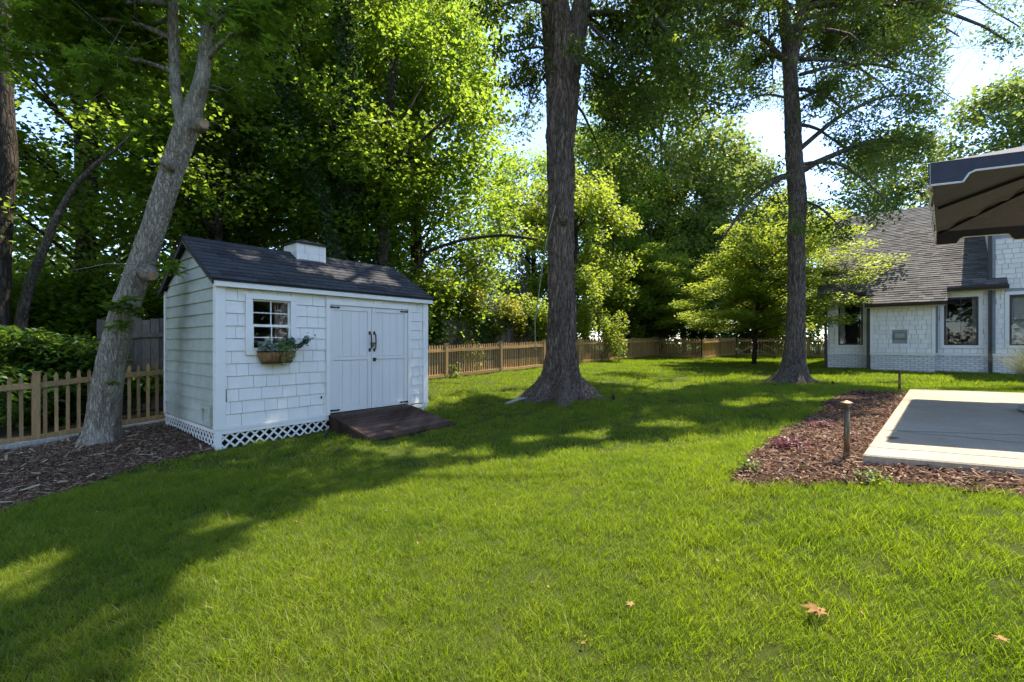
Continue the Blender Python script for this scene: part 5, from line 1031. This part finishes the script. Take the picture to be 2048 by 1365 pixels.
# ivy hanging over the tall plank fence
o = empty('ivy_creeper', (-1, 18, 0), label='dark ivy hanging over the top of the tall weathered plank fence', cat='ivy'); a = Vector((-4.2, 14.3)); b = Vector((2.8, 22.4)); d = (b-a); pts = []
nn = Vector((d.y, -d.x)).normalized()
for i in range(46):
    s = rnd.choice([rnd.uniform(.12, .24), rnd.uniform(.33, 1.0), rnd.uniform(.4, 1.0)]); dr = rnd.uniform(.15, 1.15); p = a+d*s+nn*.12; z = g1(p.x, p.y)+1.9; m = int(170*dr)+50; q = rng.random((m, 3)); pts.append(np.stack([p.x+(q[:, 0]-.5)*.5+nn.x*(.15*q[:, 2]-.05)+1, p.y+(q[:, 0]-.5)*.5+nn.y*(.15*q[:, 2]-.05)-18, z+.12-dr*q[:, 1]**1.2], 1))
leaves('foliage', M['ivyleaf'], np.concatenate(pts), .10, T_WIDE, o, .15, .7)
# vine bits on the picket fence
for (px, py, Y_, lb) in ((1236, 700, 20.9, 'small leafy weed climbing the long picket fence beyond the big oak'), (905, 735, 13.9, 'sparse weed growing behind the pickets beside the shed')):
    p = P(px, py, Y_); o = empty('climbing_weed', p, label=lb, cat='weed'); leaves('foliage', M['laurel'], blob((0, 0, -.1), (.35, .2, .35), 90), .08, T_WIDE, o, .3, 0); mb = MB(); [mb.tube([(rnd.uniform(-.2, .2), 0, -.5), (rnd.uniform(-.3, .3), 0, .2)], .004, 4, False) for _ in range(5)]; mb.build('stem', M['twig'], o)
# ornamental grass clump by the house
gx, gy = G(2046, 782); gx += .25; o = empty('fountain_grass', (gx, gy, g1(gx, gy)), label='spiky straw-green ornamental grass clump beside the patio corner at the picture edge', cat='ornamental grass')
n = 900; an = rng.random(n)*6.28; ln = .75+.55*rng.random(n); sp2 = .25+.85*rng.random(n); Vv = []; Ff = []
for i in range(n):
    dx, dy = math.cos(an[i]), math.sin(an[i]); w_ = .0045; b = len(Vv); sx, sy = -dy*w_, dx*w_; r0 = .12*rng.random()
    for j, t in enumerate((0, .35, .7, 1)):
        r = r0+sp2[i]*ln[i]*t**1.6*.75; z = ln[i]*(t-.38*sp2[i]*t*t); k = (1-.8*t); Vv += [(dx*r-sx*k, dy*r-sy*k, z), (dx*r+sx*k, dy*r+sy*k, z)]
    Ff += [(b+2*j, b+2*j+1, b+2*j+3, b+2*j+2) for j in range(3)]
mesh_np('blade_clump', Vv, Ff, 4, M['fountgrass'], o)
# low plants in the mulch bed
for px, py, r, m_, n, lb in ((1640, 858, .16, 'purple', 170, 'purple-leaved seedling in the mulch left of the path light'), (1580, 897, .20, 'purple', 200, 'larger purple-leaved plant at the lawn edge of the mulch'), (1722, 790, .20, 'purple', 130, 'reddish plant at the far tip of the mulch bed'), (1745, 968, .12, 'brightleaf', 90, 'light green weed below the path light at the mulch edge'), (1500, 945, .12, 'laurel', 60, 'small green sprig at the mulch corner'), (1660, 812, .12, 'purple', 70, 'tiny purple plant by the far lawn edge of the mulch')):
    q = G(px, py); z = g1(*q); o = empty('bedding_plant', (q[0], q[1], z), label=lb, cat='plant'); mb = MB(); [mb.tube([(0, 0, -.02), (rnd.uniform(-r, r)*.7, rnd.uniform(-r, r)*.7, rnd.uniform(.03, .12))], .003, 4, False) for _ in range(9)]; mb.build('stem', M['twig'], o)
    leaves('foliage', M[m_], blob((0, 0, .05), (r, r, .06), n), .032, T_WIDE, o, .5, 0)

# ================================================================ GROUND COVER
def outside(x, y, polys): 
    k = np.ones(len(x), bool)
    for p in polys: k &= ~inpoly(x, y, p)
    return k
shed_poly = [S2(-.03, -.0), S2(SW+.03, -.0), S2(SW+.03, SD), S2(-.03, SD)]; ramp_poly = [S2(1.58, .1), S2(3.26, .1), S2(3.26, -RL-.02), S2(1.58, -RL-.02)]
house_poly = [H2(-.05, .02), H2(1.3, .02), H2(1.3, -.58), H2(2.98, -.58), H2(2.98, .02), H2(8, .02), H2(8, 9), H2(-.05, 9)]
NOGRASS = [patio_poly, bedR, bedL, shed_poly, ramp_poly, house_poly, wood_poly]
def wobble(x, y, a=.05): return x+a*np.sin(y*23+x*7)+a*.6*np.sin(y*61), y+a*np.cos(x*19-y*5)
def tuft(nm, nb, R, h, wd, seed, segs=2, curl=.5):
    r_ = np.random.default_rng(seed); Vv = []; Ff = []
    for i in range(nb):
        a = r_.random()*6.28; rr = R*r_.random()**.5; bx_, by_ = rr*math.cos(a), rr*math.sin(a); d_ = r_.random()*6.28; hh = h*(.5+.8*r_.random()); cu_ = curl*hh*(.3+1.2*r_.random()); f = r_.random()*3.14; sx, sy = math.cos(f)*wd/2, math.sin(f)*wd/2; b = len(Vv)
        for t in ((0, .55, 1) if segs == 2 else (0, 1)):
            k = 1-.85*t**2; Vv += [(bx_+math.cos(d_)*cu_*t**1.7-sx*k, by_+math.sin(d_)*cu_*t**1.7-sy*k, hh*t-.01), (bx_+math.cos(d_)*cu_*t**1.7+sx*k, by_+math.sin(d_)*cu_*t**1.7+sy*k, hh*t-.01)]
        Ff += [(b+2*j, b+2*j+1, b+2*j+3, b+2*j+2) for j in range(segs)]
    ob = mesh_np(nm, Vv, Ff, 4, M['grass']); COL.objects.unlink(ob); return ob
def scatter(nm, x, y, smin, smax, source, seed, z_off=0, mod=None):
    """one object: points on the lawn, a tuft on every point"""
    r_ = np.random.default_rng(seed); n = len(x); V_ = np.stack([x, y, gz(x, y)+z_off], 1).astype(np.float32)
    me = bpy.data.meshes.new(nm); me.vertices.add(n); me.vertices.foreach_set('co', V_.ravel())
    at = me.attributes.new('rot', 'FLOAT_VECTOR', 'POINT'); at.data.foreach_set('vector', np.stack([r_.normal(size=n)*.10, r_.normal(size=n)*.10, r_.random(n)*6.28], 1).astype(np.float32).ravel())
    sc_ = smin+(smax-smin)*r_.random(n)
    if mod is not None: sc_ = sc_*mod
    at = me.attributes.new('sca', 'FLOAT', 'POINT'); at.data.foreach_set('value', sc_.astype(np.float32))
    o = bpy.data.objects.new(nm, me); COL.objects.link(o)
    ng = bpy.data.node_groups.new(nm, 'GeometryNodeTree'); ng.interface.new_socket('Geometry', in_out='INPUT', socket_type='NodeSocketGeometry'); ng.interface.new_socket('Geometry', in_out='OUTPUT', socket_type='NodeSocketGeometry')
    gi = ng.nodes.new('NodeGroupInput'); go = ng.nodes.new('NodeGroupOutput'); ip = ng.nodes.new('GeometryNodeInstanceOnPoints'); oi = ng.nodes.new('GeometryNodeObjectInfo'); oi.inputs['Object'].default_value = source
    ra = ng.nodes.new('GeometryNodeInputNamedAttribute'); ra.data_type = 'FLOAT_VECTOR'; ra.inputs[0].default_value = 'rot'; sa = ng.nodes.new('GeometryNodeInputNamedAttribute'); sa.data_type = 'FLOAT'; sa.inputs[0].default_value = 'sca'
    ng.links.new(gi.outputs[0], ip.inputs['Points']); ng.links.new(oi.outputs['Geometry'], ip.inputs['Instance']); ng.links.new(ra.outputs['Attribute'], ip.inputs['Rotation']); ng.links.new(sa.outputs['Attribute'], ip.inputs['Scale']); ng.links.new(ip.outputs[0], go.inputs[0])
    m = o.modifiers.new('scatter', 'NODES'); m.node_group = ng; tag(o, kind='stuff'); return o
def lawn_pts(y0, y1, dens, seed, lim=1.22):
    r_ = np.random.default_rng(seed); A_ = (lim*2*y1)*(y1-y0); n = int(A_*dens); x = (r_.random(n)*2-1)*lim*y1; y = y0+(y1-y0)*r_.random(n); k = np.abs(x) < lim*y+.6; x, y = x[k], y[k]
    xw, yw = wobble(x, y); k = outside(xw, yw, NOGRASS) & outside(x, y, [patio_poly, shed_poly, ramp_poly, house_poly, wood_poly])
    for (cx_, cy_, r) in ((TX, TY, .62), (UX, UY, .45)): k &= ((x-cx_)**2+(y-cy_)**2) > (r*(1+.25*np.sin(np.arctan2(y-cy_, x-cx_)*5)))**2
    return x[k], y[k]
def patchy(x, y): return 1+.18*np.sin(x*2.1+np.sin(y*1.7)*2)*np.sin(y*2.6+1)+.16*np.sin(x*6.3+y*4.1)*np.sin(y*7.7-x*3)
tuftA = [tuft('tuft', 36, .055, .047, .0027, 40+i, 2, .75) for i in range(3)]
tuftB = tuft('tuft', 30, .09, .048, .005, 50, 2, .7); tuftC = tuft('tuft', 30, .16, .05, .011, 51, 1, .6)
for i in range(3):
    x, y = lawn_pts(1.35, 5.2, 185, 60+i); scatter('grass', x, y, .55, 1.4, tuftA[i], 70+i, 0, patchy(x, y))
x, y = lawn_pts(1.35, 4.5, 7, 63); scatter('grass', x, y, .8, 1.5, tuft('tuft', 7, .05, .085, .0026, 48, 2, .9), 73)
x, y = lawn_pts(5.0, 11, 130, 64); scatter('grass', x, y, .8, 1.25, tuftB, 74, 0, patchy(x, y))
x, y = lawn_pts(10.5, 27, 42, 65); scatter('grass', x, y, .8, 1.25, tuftC, 75, 0, patchy(x, y))
# mulch chips
def chips(nm, poly, n, mat, size, seed, dz=.03):
    r_ = np.random.default_rng(seed); p = np.array(poly); x0, y0 = p.min(0); x1, y1 = p.max(0); x = x0+(x1-x0)*r_.random(n); y = y0+(y1-y0)*r_.random(n); xw, yw = wobble(x, y, .035); k = inpoly(xw, yw, poly) & outside(x, y, [patio_poly, shed_poly]); x, y = x[k], y[k]; m = len(x)
    L = size*(.35+1.3*r_.random(m)**1.8); W = size*(.10+.18*r_.random(m)); a = r_.random(m)*6.28; tl = r_.normal(size=m)*.28; c = np.stack([x, y, gz(x, y)+dz*r_.random(m)+.012], 1); d = np.stack([np.cos(a), np.sin(a), tl], 1)*L[:, None]/2; s = np.stack([-np.sin(a), np.cos(a), r_.normal(size=m)*.4], 1)*W[:, None]/2; h = np.array([0, 0, .004])
    Vv = np.stack([c-d-s, c-d+s, c+d+s*.6, c+d-s*.6, c-d*.9+h, c+d*.9+h], 1); b = (np.arange(m)*6)[:, None]; Ff = np.concatenate([b+np.array([[0, 4, 5, 3]]), b+np.array([[4, 1, 2, 5]])]); o = mesh_np(nm, Vv.reshape(-1, 3), Ff, 4, mat); tag(o, kind='stuff')
chips('mulch_chips', bedR, 70000, M['chipR'], .058, 81); chips('mulch_chips', bedL, 90000, M['chipL'], .040, 82, .02)
chips('straw_litter', bedL, 1100, chip_mat('straw', [(.30, .22, .12), (.42, .33, .2)]), .11, 83, .035)
for cx_, cy_, r in ((TX, TY, .85), (UX, UY, .72)):
    chips('root_litter', [(cx_+r*(1+.2*math.sin(5*a))*math.cos(a), cy_+r*(1+.2*math.sin(5*a))*math.sin(a)) for a in np.linspace(0, 6.28, 24)[:-1]], 2600, M['chipR'], .06, 84)
x, y = lawn_pts(1.5, 9, 5.5, 90); k = rng.random(len(x)) < .45; x, y = x[k], y[k]
tag(leaves('lawn_litter', M['redleaf'], np.stack([x, y, gz(x, y)+.03], 1), .022, T_WIDE, None, .5, 0), kind='stuff')
# fallen leaves
def fallen(px, py, size, label, n=3):
    q = G(px, py); o = empty('fallen_leaf', (q[0], q[1], g1(*q)+.055), rnd.random()*6, label=label, cat='leaf'); 
    tv, tf = T_LOBE; tv = tv*size*1.9
    for i in range(max(1, n-1)):
        a = .9*i; V2 = [(x*math.cos(a)-y*math.sin(a)+.012*i, x*math.sin(a)+y*math.cos(a), z*2.2+.35*(y*y+.5*x*x)/size*.6+.008*i) for x, y, z in tv]; mb = MB(); mb.v = V2; mb.f = list(tf); mb.tube([(0, 0, 0), (-size*.5, .01, .01), (-size*.9, .0, -.01)], .0018, 4); mb.build('blade', M['redleaf'], o)
fallen(1640, 1252, .055, 'large curled tan dry leaf lying in the sunlit foreground grass', 3); fallen(1264, 1232, .028, 'small brown dry leaf in the middle of the foreground lawn', 2); fallen(2004, 1308, .03, 'brown dry leaf in the near right corner of the lawn', 2); fallen(1262, 858, .07, 'reddish dry leaf on the lawn beyond the shade line', 2); fallen(1784, 888, .06, 'dark crumpled leaf on the patio concrete', 2)
